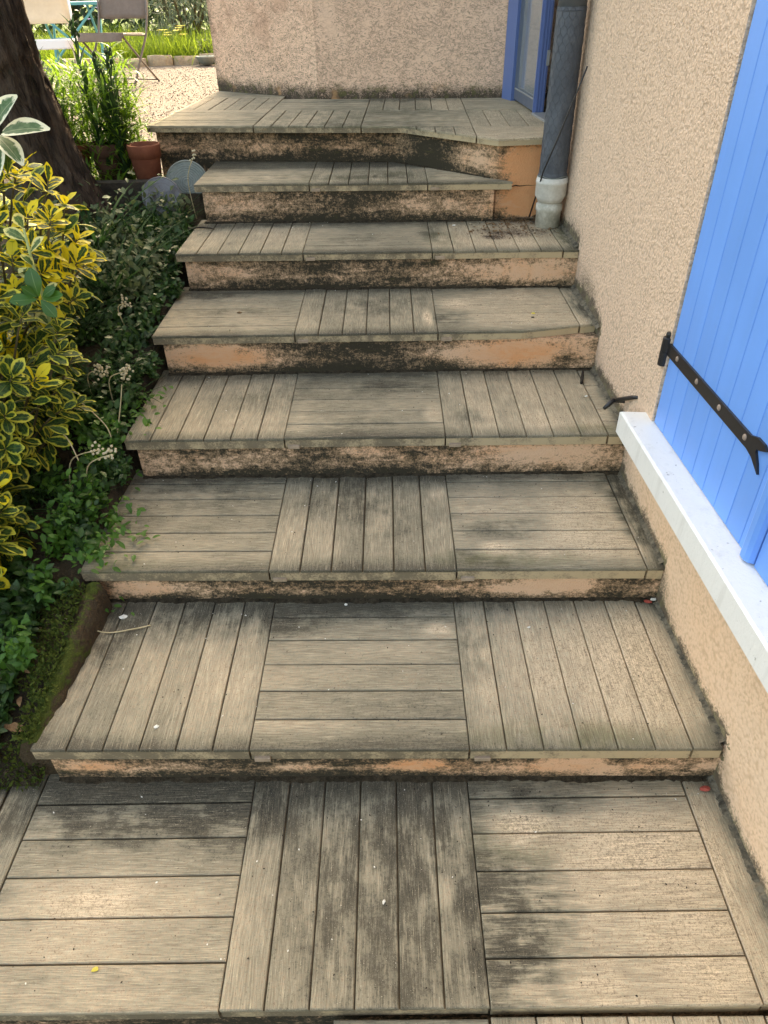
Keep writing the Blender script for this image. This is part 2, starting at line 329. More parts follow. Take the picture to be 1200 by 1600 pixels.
def m_bark():
    g = G('tree_bark'); p = g.obj(); q = g.vmul(p, (1, 1, .16))
    a = g.noise(q, 26, 5, .65, .8); b = g.noise(p, 5, 4, .6); f = g.noise(g.vmul(p, (1, 1, .3)), 130, 3, .7)
    c = g.mix(g.mr(a, .35, .65), (.022, .015, .011), (.095, .066, .047))
    c = g.mix(g.mr(b, .5, .7, 0, .5), c, (.11, .07, .046))
    c = g.mix(g.mr(g.noise(p, 8, 3, .6), .60, .72, 0, .3), c, (.06, .075, .028))
    return g.bsdf(c, .95, g.bump(g.add(a, g.mul(f, .4)), 1.0, .018), .15)

def m_leaf(name, c1, c2, rough=.42, transl=.35, vein=(.3, .4, .15), spec=.4, tc=None):
    g = G(name); uv = g.xyz(g.uv()); r = g.math('FRACT', g.add(g.rnd(), g.attr('rnd')))
    c = g.mix(r, c1, c2)
    mid = g.mr(g.math('ABSOLUTE', g.sub(uv[0], .5)), .045, .01, 0, .55)
    c = g.mix(mid, c, vein)
    t = g.mix(.5, c, tc) if tc else c
    return g.bsdf(c, rough, None, spec, transl=transl, tcol=t)

def m_varieg(name, green1, green2, m1, m2, lo, hi, gold=0.0, transl=.3):
    g = G(name); uvo = g.uv(); uv = g.xyz(uvo); r = g.math('FRACT', g.add(g.rnd(), g.attr('rnd')))
    nz = g.noise(g.vadd(g.vmul(uvo, (2.2, 3.0, 1)), g.comb(g.mul(r, 50.0), g.mul(r, 23.0), 0.0)), 2.2, 3, .6)
    e = g.math('ABSOLUTE', g.mul(g.sub(uv[0], .5), 2.0))
    e = g.mx(e, g.mr(uv[1], .62, 1.02, .1, 1.0, False))
    e = g.add(e, g.mul(g.sub(nz, .5), .75))
    if gold: e = g.add(e, g.mul(g.mr(r, .45, 1.0, 0, 1, False), gold))
    m = g.mr(e, lo, hi)
    gr = g.mix(g.mr(nz, .4, .6), green1, green2)
    c = g.mix(m, gr, g.mix(r, m1, m2))
    c = g.mix(g.mr(g.math('ABSOLUTE', g.sub(uv[0], .5)), .03, .008, 0, .5), c, tuple((a+b)/2 for a, b in zip(green2, m1)))
    return g.bsdf(c, .52, None, .3, transl=transl)

def m_glass():
    g = G('window_glass'); b = g.n('ShaderNodeBsdfPrincipled')
    b.inputs['Base Color'].default_value = (.75, .8, .82, 1); b.inputs['Roughness'].default_value = .06
    b.inputs['Transmission Weight'].default_value = .75; b.inputs['IOR'].default_value = 1.5
    g.t.links.new(b.outputs[0], g.out.inputs['Surface']); return g.m

def m_ground():
    g = G('garden_soil'); p = g.pos(); a = g.noise(p, 3, 5, .65); f = g.noise(p, 45, 4, .7)
    c = g.mix(g.mr(a, .35, .65), (.028, .022, .014), (.075, .055, .033))
    c = g.mix(g.mul(g.mr(f, .58, .7), .6), c, (.15, .11, .07))
    return g.bsdf(c, .96, g.bump(g.add(f, a), .9, .03), .15)

def m_gravel():
    g = G('pale_gravel'); p = g.pos(); v = g.vor(p, 55, 'F1'); cv = g.n('ShaderNodeTexVoronoi'); g.put(cv.inputs['Vector'], p); cv.inputs['Scale'].default_value = 55
    sep = g.xyz(cv.outputs['Color'])
    c = g.mix(sep[0], (.125, .10, .082), (.21, .175, .148))
    c = g.mix(g.mr(v, .45, .8, 0, .55), c, (.10, .078, .058))
    c = g.mix(g.mr(g.noise(p, 1.2, 3, .6), .45, .75, 0, .25), c, (.17, .135, .09))
    return g.bsdf(c, .9, g.bump(v, .9, -.012), .25)

def m_lawn():
    g = G('lawn_base'); p = g.pos(); a = g.noise(p, 2, 4, .6); f = g.noise(p, 40, 3, .7)
    return g.bsdf(g.mix(g.add(g.mul(a, .5), g.mul(f, .5)), (.035, .07, .012), (.10, .15, .03)), .95, g.bump(f, .8, .03), .1)

def m_moss():
    g = G('mossy_curb'); p = g.pos(); a = g.noise(p, 9, 5, .65); f = g.noise(p, 80, 3, .7)
    up_ = g.xyz(g.n('ShaderNodeNewGeometry').outputs['Normal'])[2]
    m = g.mr(g.add(g.add(a, g.mul(g.sub(f, .5), .4)), g.mul(up_, .30)), .64, .78)
    c = g.mix(f, (.032, .024, .015), (.10, .07, .042))
    c = g.mix(m, c, g.mix(f, (.03, .042, .010), (.085, .105, .022)))
    return g.bsdf(c, .95, g.bump(g.add(f, a), 1.0, .012), .1)

M = dict(
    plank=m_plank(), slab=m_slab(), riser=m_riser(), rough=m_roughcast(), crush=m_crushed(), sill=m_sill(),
    mortar=m_simple('mortar_fillet', (.05, .045, .034), (.24, .20, .14), 26, .95, .9, .006),
    grime=m_simple('damp_grime', (.022, .018, .012), (.085, .065, .042), 60, .97, 1.0, .006, .1),
    lug=m_simple('pale_spacer', (.30, .22, .15), (.46, .34, .24), 40),
    blue=m_paint('blue_shutter_paint', (.132, .34, .81), .42, .09, .42, .12),
    door_blue=m_paint('blue_door_paint', (.12, .19, .42), .42, .08, .45, .35),
    door_grey=m_paint('grey_blue_rail_paint', (.12, .145, .20), .42, .1, .45, .3),
    iron=m_paint('black_iron', (.018, .017, .018), .38, .2, .5),
    screw=m_paint('weathered_screw', (.30, .22, .17), .4, .2, .5, .4),
    zinc=m_paint('dull_zinc', (.33, .33, .32), .45, .15, .5, .5),
    pipe=m_simple('tarred_pipe_wrap', (.066, .074, .088), (.11, .122, .14), 14, .6, .5, .005, .35),
    pipe_bare=m_simple('grey_pipe', (.11, .125, .14), (.15, .165, .18), 10, .45, .15, .003, .4),
    wire=m_simple('embedded_wire', (.06, .066, .076), (.105, .115, .13), 60, .6, .3, .002),
    pvc=m_simple('weathered_white_plastic', (.52, .50, .44), (.70, .68, .62), 16, .5, .25, .002, .4),
    pvc2=m_simple('grimy_white_plastic', (.36, .34, .27), (.66, .63, .55), 22, .6, .3, .002, .3),
    bark=m_bark(), ground=m_ground(), gravel=m_gravel(), lawn=m_lawn(), moss=m_moss(),
    terra=m_simple('terracotta', (.17, .052, .028), (.25, .082, .045), 10, .85, .3, .003),
    terra_dark=m_simple('dark_terracotta', (.085, .045, .032), (.15, .075, .05), 14, .85, .3, .003),
    slate=m_simple('slate_blue_plastic', (.14, .137, .145), (.19, .187, .195), 18, .8, .3, .002, .4),
    teal_lid=m_simple('faded_teal_plastic', (.17, .19, .17), (.24, .26, .23), 18, .8, .3, .002, .4),
    timber=m_simple('dark_timber', (.035, .028, .02), (.09, .07, .05), 20, .9, .6, .006),
    cream=m_simple('cream_canvas', (.60, .53, .42), (.68, .61, .49), 8, .8, .15, .002, transl=.25),
    taupe=m_simple('taupe_mesh_fabric', (.19, .155, .135), (.24, .20, .175), 8, .75, .2, .002, transl=.2),
    chair_grey=m_paint('taupe_chair_metal', (.17, .14, .115), .45, .1),
    white=m_paint('white_metal', (.80, .80, .78), .4, .03),
    teal=m_paint('teal_metal', (.10, .36, .37), .4, .1),
    interior=m_simple('dim_interior_plaster', (.20, .19, .18), (.26, .25, .24), 4, .9, .1, .002),
    int_floor=m_simple('interior_floor_tile', (.18, .15, .13), (.24, .2, .18), 6, .5, .1, .002),
    glass=m_glass(),
    stem=m_simple('green_stem', (.06, .10, .025), (.12, .17, .045), 40, .6, .2, .001),
    woody=m_simple('woody_stem', (.08, .065, .035), (.16, .13, .07), 50, .85, .4, .002),
    pale_stem=m_simple('pale_green_stem', (.36, .42, .16), (.50, .55, .25), 40, .6, .2, .001),
    straw=m_simple('dry_straw', (.42, .33, .18), (.60, .49, .30), 60, .85, .2, .001),
    seed=m_simple('dry_seed_heads', (.42, .36, .22), (.62, .55, .38), 90, .9, .3, .001),
    twig=m_simple('black_twig', (.018, .014, .011), (.05, .038, .028), 80, .9, .6, .002),
    dead=m_simple('dead_leaf', (.10, .055, .03), (.24, .15, .075), 80, .9, .4, .001),
    red=m_simple('red_petal', (.30, .05, .035), (.45, .11, .08), 90, .8, .4, .001),
    pale_bit=m_simple('pale_chip', (.68, .64, .55), (.80, .77, .68), 90, .8, .2, .001),
    yellow=m_simple('yellow_petal', (.72, .58, .08), (.80, .70, .16), 60, .6, .2, .001, transl=.3),
    violet=m_simple('violet_petal', (.30, .26, .62), (.55, .50, .80), 60, .6, .2, .001, transl=.3),
    kerb=m_simple('sandy_stone', (.30, .235, .16), (.46, .37, .26), 12, .9, .6, .012),
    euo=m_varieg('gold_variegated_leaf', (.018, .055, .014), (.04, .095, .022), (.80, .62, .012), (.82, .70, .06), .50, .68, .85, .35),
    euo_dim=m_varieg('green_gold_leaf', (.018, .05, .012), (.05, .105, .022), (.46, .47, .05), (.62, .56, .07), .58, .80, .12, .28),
    euo_green=m_leaf('plain_green_leaf', (.03, .105, .010), (.05, .15, .018), .45, .25, (.16, .26, .09), .5),
    euo_pale=m_varieg('pale_cream_edged_leaf', (.065, .13, .05), (.11, .19, .07), (.66, .64, .24), (.74, .70, .32), .50, .72, .2, .3),
    maple=m_varieg('cream_margined_leaf', (.055, .125, .045), (.10, .18, .075), (.74, .72, .48), (.78, .78, .60), .55, .72, 0, .3),
    lily=m_leaf('tall_plant_leaf', (.075, .17, .02), (.17, .29, .04), .42, .55, (.2, .3, .08), .35, (.30, .48, .04)),
    lily_dark=m_leaf('dark_tall_leaf', (.022, .055, .018), (.05, .10, .03), .4, .3, (.1, .16, .06)),
    ivy=m_leaf('ground_ivy_leaf', (.016, .045, .010), (.05, .115, .022), .45, .3, (.1, .17, .05)),
    weed=m_leaf('bright_weed_leaf', (.04, .12, .018), (.09, .20, .03), .45, .4, (.15, .28, .06), .35, (.2, .4, .03)),
    moss_leaf=m_leaf('moss_leaf', (.032, .052, .010), (.085, .11, .022), .7, .3, (.1, .14, .03), .1),
    herb=m_leaf('greyish_herb_leaf', (.06, .09, .035), (.15, .18, .08), .6, .35, (.2, .22, .1)),
    strap=m_leaf('dark_strap_leaf', (.018, .048, .014), (.04, .09, .025), .65, .3, (.05, .11, .03), .12),
    grass=m_leaf('tall_grass_blade', (.10, .19, .022), (.24, .32, .05), .55, .5, (.2, .3, .05), .2, (.42, .55, .05)),
    hedge=m_leaf('dark_hedge_leaf', (.008, .022, .007), (.022, .045, .012), .5, .2, (.03, .06, .02)),
    silver=m_leaf('silvery_shrub_leaf', (.10, .14, .07), (.26, .30, .19), .55, .3, (.3, .33, .22)),
    lit_leaf=m_leaf('light_crown_leaf', (.05, .11, .02), (.09, .17, .03), .5, .4, (.1, .2, .05)),
)

# ------------------------------------------------------------------ mesh helpers
def link(o, parent=None):
    COL.objects.link(o)
    if parent is not None: o.parent = parent
    return o
def meta(o, label=None, cat=None, group=None, kind=None):
    for k, v in (('label', label), ('category', cat), ('group', group), ('kind', kind)):
        if v: o[k] = v
    return o
def empty(name, loc=(0, 0, 0), rz=0.0, label=None, cat=None, group=None):
    o = bpy.data.objects.new(name, None); o.location = loc; o.rotation_euler = (0, 0, rz); o.empty_display_size = .1
    link(o); return meta(o, label, cat, group)
def mesh_obj(name, me, mat, parent=None, loc=(0, 0, 0), rot=(0, 0, 0), smooth=False):
    if mat is not None and not me.materials: me.materials.append(mat)
    o = bpy.data.objects.new(name, me); o.location = loc; o.rotation_euler = rot
    if smooth: me.polygons.foreach_set('use_smooth', [True]*len(me.polygons))
    return link(o, parent)
class MB:
    """collects verts and faces for one mesh"""
    def __init__(s): s.v = []; s.f = []; s.uv = []; s.r = []
    def add(s, vs, fs):
        b = len(s.v); s.v += [tuple(v) for v in vs]; s.f += [tuple(i+b for i in f) for f in fs]
    def prism(s, poly, z0, z1, ch=0.0):
        """vertical prism over a 2-D polygon (counter-clockwise), with an optional chamfer round its top"""
        n = len(poly)
        if ch > 0:
            ins = inset(poly, ch)
            vs = [(x, y, z0) for x, y in poly] + [(x, y, z1-ch*.8) for x, y in poly] + [(x, y, z1) for x, y in ins]
            fs = [tuple(range(n-1, -1, -1)), tuple(range(2*n, 3*n))]
            for i in range(n):
                j = (i+1) % n
                fs += [(i, j, n+j, n+i), (n+i, n+j, 2*n+j, 2*n+i)]
        else:
            vs = [(x, y, z0) for x, y in poly] + [(x, y, z1) for x, y in poly]
            fs = [tuple(range(n-1, -1, -1)), tuple(range(n, 2*n))] + [(i, (i+1) % n, n+(i+1) % n, n+i) for i in range(n)]
        s.add(vs, fs)
    def box(s, a, b, c=0.0):
        s.prism([(a[0], a[1]), (b[0], a[1]), (b[0], b[1]), (a[0], b[1])], a[2], b[2], c)
    def tube(s, pts, rad, n=6, cap=True):
        pts = [Vector(p) for p in pts]; rad = rad if isinstance(rad, (list, tuple)) else [rad]*len(pts)
        rings = []; prev = None
        for i, p in enumerate(pts):
            t = (pts[min(i+1, len(pts)-1)] - pts[max(i-1, 0)]).normalized()
            if prev is None:
                a = Vector((0, 0, 1)) if abs(t.z) < .9 else Vector((1, 0, 0)); e1 = t.cross(a).normalized()
            else: e1 = (prev - t*prev.dot(t)).normalized()
            prev = e1; e2 = t.cross(e1)
            rings.append([p + (e1*math.cos(2*math.pi*k/n) + e2*math.sin(2*math.pi*k/n))*rad[i] for k in range(n)])
        vs = [v for r in rings for v in r]; fs = []
        for i in range(len(pts)-1):
            for k in range(n):
                k2 = (k+1) % n; fs.append((i*n+k, i*n+k2, (i+1)*n+k2, (i+1)*n+k))
        if cap: fs += [tuple(range(n-1, -1, -1)), tuple((len(pts)-1)*n+k for k in range(n))]
        s.add(vs, fs)
    def lathe(s, prof, c=(0, 0, 0), n=24, rot=None):
        vs = []
        for r, z in prof:
            for k in range(n):
                v = Vector((r*math.cos(2*math.pi*k/n), r*math.sin(2*math.pi*k/n), z))
                if rot is not None: v = rot @ v
                vs.append(v + Vector(c))
        fs = []
        for i in range(len(prof)-1):
            for k in range(n):
                k2 = (k+1) % n; fs.append((i*n+k, i*n+k2, (i+1)*n+k2, (i+1)*n+k))
        fs += [tuple(range(n-1, -1, -1)), tuple((len(prof)-1)*n+k for k in range(n))]
        s.add(vs, fs)
    def mesh(s, name):
        me = bpy.data.meshes.new(name); me.from_pydata(s.v, [], s.f); me.update(); return me
    def build(s, name, mat, parent=None, smooth=False, loc=(0, 0, 0), rot=(0, 0, 0)):
        return mesh_obj(name, s.mesh(name), mat, parent, loc, rot, smooth)
def inset(poly, d):
    n = len(poly); out = []
    for i in range(n):
        p0, p1, p2 = Vector(poly[i-1]), Vector(poly[i]), Vector(poly[(i+1) % n])
        e1 = (p1-p0).normalized(); e2 = (p2-p1).normalized()
        n1 = Vector((-e1.y, e1.x)); n2 = Vector((-e2.y, e2.x)); b = n1+n2
        k = d/max(.35, (1+n1.dot(n2)))
        out.append((p1.x+b.x*k, p1.y+b.y*k))
    return out
def clip(poly, planes):
    """clip a convex polygon by half-planes a*x+b*y >= c"""
    for a, b, c in planes:
        out = []
        for i in range(len(poly)):
            p, q = poly[i], poly[(i+1) % len(poly)]
            dp = a*p[0]+b*p[1]-c; dq = a*q[0]+b*q[1]-c
            if dp >= 0: out.append(p)
            if (dp >= 0) != (dq >= 0):
                t = dp/(dp-dq); out.append((p[0]+(q[0]-p[0])*t, p[1]+(q[1]-p[1])*t))
        poly = out
        if len(poly) < 3: return []
    res = []
    for i, p in enumerate(poly):
        q = poly[i-1]
        if abs(p[0]-q[0])+abs(p[1]-q[1]) > 1e-4: res.append(p)
    return res if len(res) >= 3 else []
def area(poly):
    return abs(sum(poly[i-1][0]*poly[i][1]-poly[i][0]*poly[i-1][1] for i in range(len(poly))))/2
def line_plane(p, q):
    """half-plane on the left of the line p -> q"""
    a = -(q[1]-p[1]); b = q[0]-p[0]; l = math.hypot(a, b); a /= l; b /= l
    return (a, b, a*p[0]+b*p[1])

# ------------------------------------------------------------------ ground, gravel, lawn
def smooth(a, b, t):
    t = max(0, min(1, (t-a)/(b-a))); return t*t*(3-2*t)
BED = [(-6, -1.2), (-1.2, -.45), (-.3, -.16), (.05, -.10), (.20, -.045), (.27, .05), (.65, .19), (1.2, .335), (1.6, .46), (2.0, .565), (2.68, .665), (2.74, .745), (3.25, .735), (3.6, .60), (4, .60), (200, .60)]
def bed(y):
    for (a, za), (b, zb) in zip(BED, BED[1:]):
        if y <= b: return za+(zb-za)*(y-a)/(b-a)
    return .6
def ground_z(x, y):
    z = bed(y)
    if x > -.79 and y < 3.4: z -= .34*smooth(-.765, -.71, x)
    if x < -.8 and y < 2.7: z += .10*smooth(-.9, -1.7, x)*smooth(.1, .4, y)
    if x < -.8 and y < 3: z += .022*mnoise.noise(Vector((x*5, y*5, 0)))+.012*mnoise.noise(Vector((x*17, y*17, 3)))
    if x > -.75 and y >= 3.2: z -= .2
    return z
def terrain():
    xs = sorted(set([round(v, 3) for v in list(np.linspace(-2.6, -.7, 58)) + list(np.linspace(-.7, 1.6, 8)) + [-200, -90, -40, -20, -12, -8, -5.5, -4.2, -3.3, 2.6, 5, 10, 25, 80, 200]]))
    ys = sorted(set([round(v, 3) for v in list(np.linspace(-1.6, 3.8, 150)) + [-60, -20, -8, -4, -2.5, 4.4, 5.4, 7, 9, 11, 14, 20, 40, 100, 250]]))
    vs = [(x, y, ground_z(x, y)) for y in ys for x in xs]; n = len(xs)
    fs = [(j*n+i, j*n+i+1, (j+1)*n+i+1, (j+1)*n+i) for j in range(len(ys)-1) for i in range(n-1)]
    me = bpy.data.meshes.new('ground'); me.from_pydata(vs, [], fs)
    o = mesh_obj('ground', me, M['ground'], smooth=True); meta(o, 'dark garden soil sloping up beside the steps', None, None, 'structure'); o['kind'] = 'structure'
terrain()
mb = MB()
gx = list(np.linspace(-9.5, -.6, 40)); gy = list(np.linspace(3.45, 10.7, 36))
mb.add([(x, y, .66+.012*mnoise.noise(Vector((x*1.3, y*1.3, 0)))) for y in gy for x in gx],
       [(j*40+i, j*40+i+1, (j+1)*40+i+1, (j+1)*40+i) for j in range(35) for i in range(39)])
meta(mb.build('gravel_terrace', M['gravel'], smooth=True), 'pale sunlit gravel terrace beyond the landing', None, None, 'structure')
mb = MB(); mb.box((-30, 10.75, .5), (12, 60, .668))
meta(mb.build('lawn', M['lawn']), 'green lawn beyond the gravel', None, None, 'structure')
# loose gravel stones
def pebbles():
    n = 14000
    y = 3.5+(rng.random(n)**1.3)*6.8; xl = -1.2-(y-3.5)*.42; x = xl + (rng.random(n)-.62)*(1.2+.35*(y-3.5))*1.5
    keep = x < -.97+.0*y; x, y = x[keep], y[keep]; n = len(x)
    r = .004+.006*rng.random(n)**2
    base = np.array([(1, 0, 0), (-.5, .87, 0), (-.5, -.87, 0), (0, 0, .75), (.1, .1, -.5)])
    a = rng.random(n)*6.28; ca, sa = np.cos(a), np.sin(a)
    V = np.zeros((n, 5, 3)); j = 1+.35*(rng.random((n, 5, 3))-.5); B = base[None]*j
    V[..., 0] = (B[..., 0]*ca[:, None]-B[..., 1]*sa[:, None])*r[:, None]*1.2+x[:, None]
    V[..., 1] = (B[..., 0]*sa[:, None]+B[..., 1]*ca[:, None])*r[:, None]+y[:, None]
    V[..., 2] = B[..., 2]*r[:, None]*.8+.667
    F = np.array([(0, 1, 3), (1, 2, 3), (2, 0, 3), (1, 0, 4), (2, 1, 4), (0, 2, 4)])
    faces = (F[None]+(np.arange(n)*5)[:, None, None]).reshape(-1, 3)
    me = bpy.data.meshes.new('gravel_stones'); me.from_pydata(V.reshape(-1, 3).tolist(), [], faces.tolist())
    o = mesh_obj('gravel_stones', me, M['gravel']); meta(o, 'loose pale gravel stones on the terrace', 'gravel', None, 'stuff')
pebbles()

# ------------------------------------------------------------------ staircase
stairs = empty('staircase', (0, 0, 0), 0, 'eight weathered outdoor steps paved with wood-look tiles along the house wall', 'staircase')
PLANK_CACHE = {}
GAP = .0040
def add_plank(tile, tloc, poly, ang, z):
    """one embossed plank: a chamfered slip on top of its tile; its own x axis runs along the grain"""
    cx = sum(p[0] for p in poly)/len(poly); cy = sum(p[1] for p in poly)/len(poly)
    ca, sa = math.cos(-ang), math.sin(-ang)
    loc = [((x-cx)*ca-(y-cy)*sa, (x-cx)*sa+(y-cy)*ca) for x, y in poly]
    key = tuple(round(v, 3) for p in loc for v in p)
    if key not in PLANK_CACHE:
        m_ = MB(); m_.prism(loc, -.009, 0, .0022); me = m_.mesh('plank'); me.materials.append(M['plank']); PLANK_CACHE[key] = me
    o = bpy.data.objects.new('plank', PLANK_CACHE[key])
    o.location = (cx-tloc[0], cy-tloc[1], z-tloc[2]+random.uniform(-.0009, .0006))
    o.rotation_euler = (random.uniform(-.0015, .0015), random.uniform(-.0015, .0015), ang)
    link(o, tile)
def add_tile(o2, ux, vy, su, sv, vertical, z, thk, planes=(), npl=6, base_inset=.0015):
    """a 50 cm tile whose corner is o2, its sides along ux and vy; planks run along vy when vertical"""
    def W(u, v): return (o2[0]+ux[0]*u+vy[0]*v, o2[1]+ux[1]*u+vy[1]*v)
    full = clip([W(.001, .001), W(su-.001, .001), W(su-.001, sv-.001), W(.001, sv-.001)], planes)
    if not full or area(full) < 4e-4: return None
    tl = (W(su/2, sv/2)[0], W(su/2, sv/2)[1], z)
    m_ = MB(); m_.prism([(x-tl[0], y-tl[1]) for x, y in inset(full, base_inset)], -thk, -.0085)
    t = m_.build('paving_tile', M['slab'], stairs, loc=tl)
    L = su if vertical else sv; w = L/npl
    for i in range(npl):
        a = i*w + (GAP/2 if i else .0012); b = (i+1)*w - (GAP/2 if i < npl-1 else .0012)
        e0, e1 = .0012, (sv if vertical else su)-.0012
        q = [W(a, e0), W(b, e0), W(b, e1), W(a, e1)] if vertical else [W(e0, a), W(e1, a), W(e1, b), W(e0, b)]
        q = clip(q, planes)
        if not q or area(q) < 2.5e-4: continue
        d = vy if vertical else ux
        add_plank(t, tl, q, math.atan2(d[1], d[0]), z)
    return t
XL = {1: -.75, 2: -.752, 3: -.772, 4: -.75, 5: -.75, 6: -.748, 7: -.742}
for k in range(1, 8):
    s = SL[k]; l = math.hypot(1, s); ux = (1/l, s/l); vy = (0, 1)
    base = lambda x: NY[k]+s*x
    pl = []
    if k == 7:
        pl = [line_plane((.10, 2.875), (.548, 2.452)[:2])] if False else []
        pl = [(-.69, -.72, -.69*.545-.72*2.515)]           # cut along the splayed riser of the landing
    if k == 5: pl = [line_plane((.54, NY[5]+.001), (.83, NY[5]+.062))]
    sc = 1.018 if k == 3 else 1.0
    x0s = [XL[k], -.25*sc, .25*sc]; x1s = [-.25*sc, .25*sc, .75*sc]
    for i in range(3):
        vert = (k+i) % 2 == 0 if False else ((k % 2 == 1) == (i == 1))
        jit = random.uniform(-.0015, .0015)
        add_tile((x0s[i], base(x0s[i])+jit), ux, vy, (x1s[i]-x0s[i])*l, .5, vert, ZT[k]+random.uniform(-.001, .001), THK[k], pl)
    # cut filler pieces between the last tile and the wall
    xe = .75*sc; wmid = wall_x(NY[k]+.2)-xe-.002
    if k in (1, 2, 3, 5, 6):
        add_tile((xe+.002, base(xe)+.002), ux, vy, wmid, .5, True, ZT[k]-.002, THK[k], pl, 1)
    elif k == 4:
        add_tile((xe+.002, base(xe)+.002), ux, vy, wmid, .5, False, ZT[k]-.002, THK[k], pl, 6)
    # small spacer lugs under the noses at the joints
    if k > 1:
        for xj in (-.25*sc+.028, .25*sc+.03):
            if k == 7 and xj > .4: continue
            m_ = MB(); m_.box((-.018, -.004, -.006), (.018, .006, .005), .001)
            m_.build('spacer_lug', M['lug'], stairs, loc=(xj, base(xj)-.0005, ZT[k]-THK[k]+.006))
# wider strip at the left of the lowest step, and the tiles in front of it
add_tile((-.83, NY[1]-.0), (1, 0), (0, 1), .078, .5, True, -.002, .036, (), 1)
add_tile((-1.335, NY[1]), (1, 0), (0, 1), .5, .5, True, -.003, .036, ())
add_tile((.25, NY[1]-.505), (1, 0), (0, 1), .5, .5, True, -.016, .036, ())
add_tile((.752, NY[1]-.505), (1, 0), (0, 1), .085, .5, True, -.017, .036, (), 1)
add_tile((-.04, NY[1]-.505), (1, 0), (0, 1), .288, .5, False, -.026, .036, ())
# landing: skewed tile grid, splayed front edge at the right
UX = (.9933, -.1155); VY = (.03, .9995); LO = (-.035, 2.872)
Lf, Mm, Dd, Rr = (-1.04, 3.0), (.126, 2.868), (.534, 2.482), (.80, 2.507)
zl = ZT[8]
leftp = line_plane((-.95, 4.31), Lf); backp1 = line_plane((-.30, 3.845), (-.95, 4.325)); backp2 = line_plane((.76, 3.735), (-.30, 3.845))
doorp = line_plane((.835, 2.55), (.772, 3.74)); diag = line_plane(Mm, Dd); front = line_plane(Dd, (.82, 2.512))
for i in range(-3, 2):
    for j in range(-1, 4):
        o2 = (LO[0]+UX[0]*.5*i+VY[0]*.5*j, LO[1]+UX[1]*.5*i+VY[1]*.5*j)
        pls = [leftp, doorp]
        if j == -1:
            if i < 0: continue
            pls += [diag, front]
        # the wall behind: two faces meeting at an outside bend, so clip by the one in front of each column
        pls.append(backp2 if i >= -1 else backp1)
        add_tile(o2, UX, VY, .4985, .4985, (i+j) % 2 != 0, zl+random.uniform(-.0012, .0012), THK[8], pls)
# risers: rendered blocks under each nose
def riser_block(k):
    s = SL[k]; yb = NY[k]+.009
    xl = XL[k]+.032; xr = .835
    poly = [(xl, yb+s*xl), (xr, yb+s*xr), (xr, yb+.45), (xl, yb+.45)]
    if k == 7: poly = [(xl, yb+s*xl), (.53, yb+s*.53), (.12, yb+.45), (xl, yb+.45)]
    z1 = ZT[k]-THK[k]-.0012; z0 = ZT[k-1]-.09
    bm = bmesh.new(); n = len(poly)
    m_ = MB(); m_.prism(poly, z0, z1); me = m_.mesh('riser')
    bm.from_mesh(me)
    ed = [e for e in bm.edges if abs(e.verts[0].co.z-e.verts[1].co.z) < 1e-5]
    bmesh.ops.subdivide_edges(bm, edges=[e for e in ed if e.calc_length() > .6], cuts=24, use_grid_fill=True)
    for v in bm.verts:
        v.co.y += .004*mnoise.noise(v.co*6)
    bm.to_mesh(me); bm.free()
    mesh_obj('riser', me, M['riser'], stairs)
for k in range(1, 8): riser_block(k)
mb = MB()
ri = [(-1.012, 3.03), (.118, 2.897), (.543, 2.508), (.835, 2.535), (.80, 4.2), (-.93, 4.25)]
mb.prism(ri, .55, zl-THK[8]-.0012)
mb.build('landing_riser', M['riser'], stairs)
mb = MB(); mb.tube([(.545+.016*i, 2.506+.0018*i, .808+.005*mnoise.noise(Vector((i*.7, 0, 0)))) for i in range(17)], [.0016+.0014*abs(mnoise.noise(Vector((i*.9, 5, 0)))) for i in range(17)], 4)
mb.build('crack', M['grime'], stairs)
# grime packed into the inner corners at the back of each tread and along the wall
def ridge(name, mat, pts, w, h, seed, n=260):
    """a lumpy little bank of dirt lying along a line"""
    P = [Vector(p) for p in pts]; L = [(b-a).length for a, b in zip(P, P[1:])]; tot = sum(L)
    vs = []; fs = []; m = 5
    for i in range(n+1):
        d = tot*i/n; k = 0
        while k < len(L)-1 and d > L[k]: d -= L[k]; k += 1
        c = P[k].lerp(P[k+1], min(1, d/L[k])); t = (P[k+1]-P[k]).normalized(); sd_ = Vector((t.y, -t.x, 0))
        a = .6+.6*abs(mnoise.noise(Vector((i*.045, seed, 0))))+.22*mnoise.noise(Vector((i*.35, seed, 5)))+.14*mnoise.noise(Vector((i*.95, seed, 8)))
        for q in range(m):
            f_ = q/(m-1)
            hh = h*a*(1-f_)**1.4 - .001 if q < m-1 else -.004
            vs.append(c + sd_*(w*a*f_) + Vector((0, 0, hh*(1+.35*mnoise.noise(Vector((i*.7, q, seed)))))))
    for i in range(n):
        for q in range(m-1): fs.append((i*m+q, i*m+q+1, (i+1)*m+q+1, (i+1)*m+q))
    me = bpy.data.meshes.new(name); me.from_pydata([tuple(v) for v in vs], [], fs)
    return mesh_obj(name, me, mat, stairs, smooth=True)
for k in range(1, 8):
    yr = NY[k+1]+.009 if k < 7 else 2.9
    s = SL[k+1]
    if k < 7: ridge('grime_line', M['grime'], [(-.72, yr+s*-.72+.003, ZT[k]), (.81, yr+s*.81+.003, ZT[k])], .026, .011, k)
    else: ridge('grime_line', M['grime'], [(-.72, 2.995, ZT[7]), (.118, 2.90, ZT[7]), (.52, 2.53, ZT[7])], .012, .010, k)
    if k < 7:
        ya, yb = NY[k]+.01, NY[k+1]+.03
        ridge('wall_fillet', M['mortar'], [(wall_x(yb)+.004, yb, ZT[k]), (wall_x(ya)+.004, ya, ZT[k])], .026, .017, 20+k, 160)

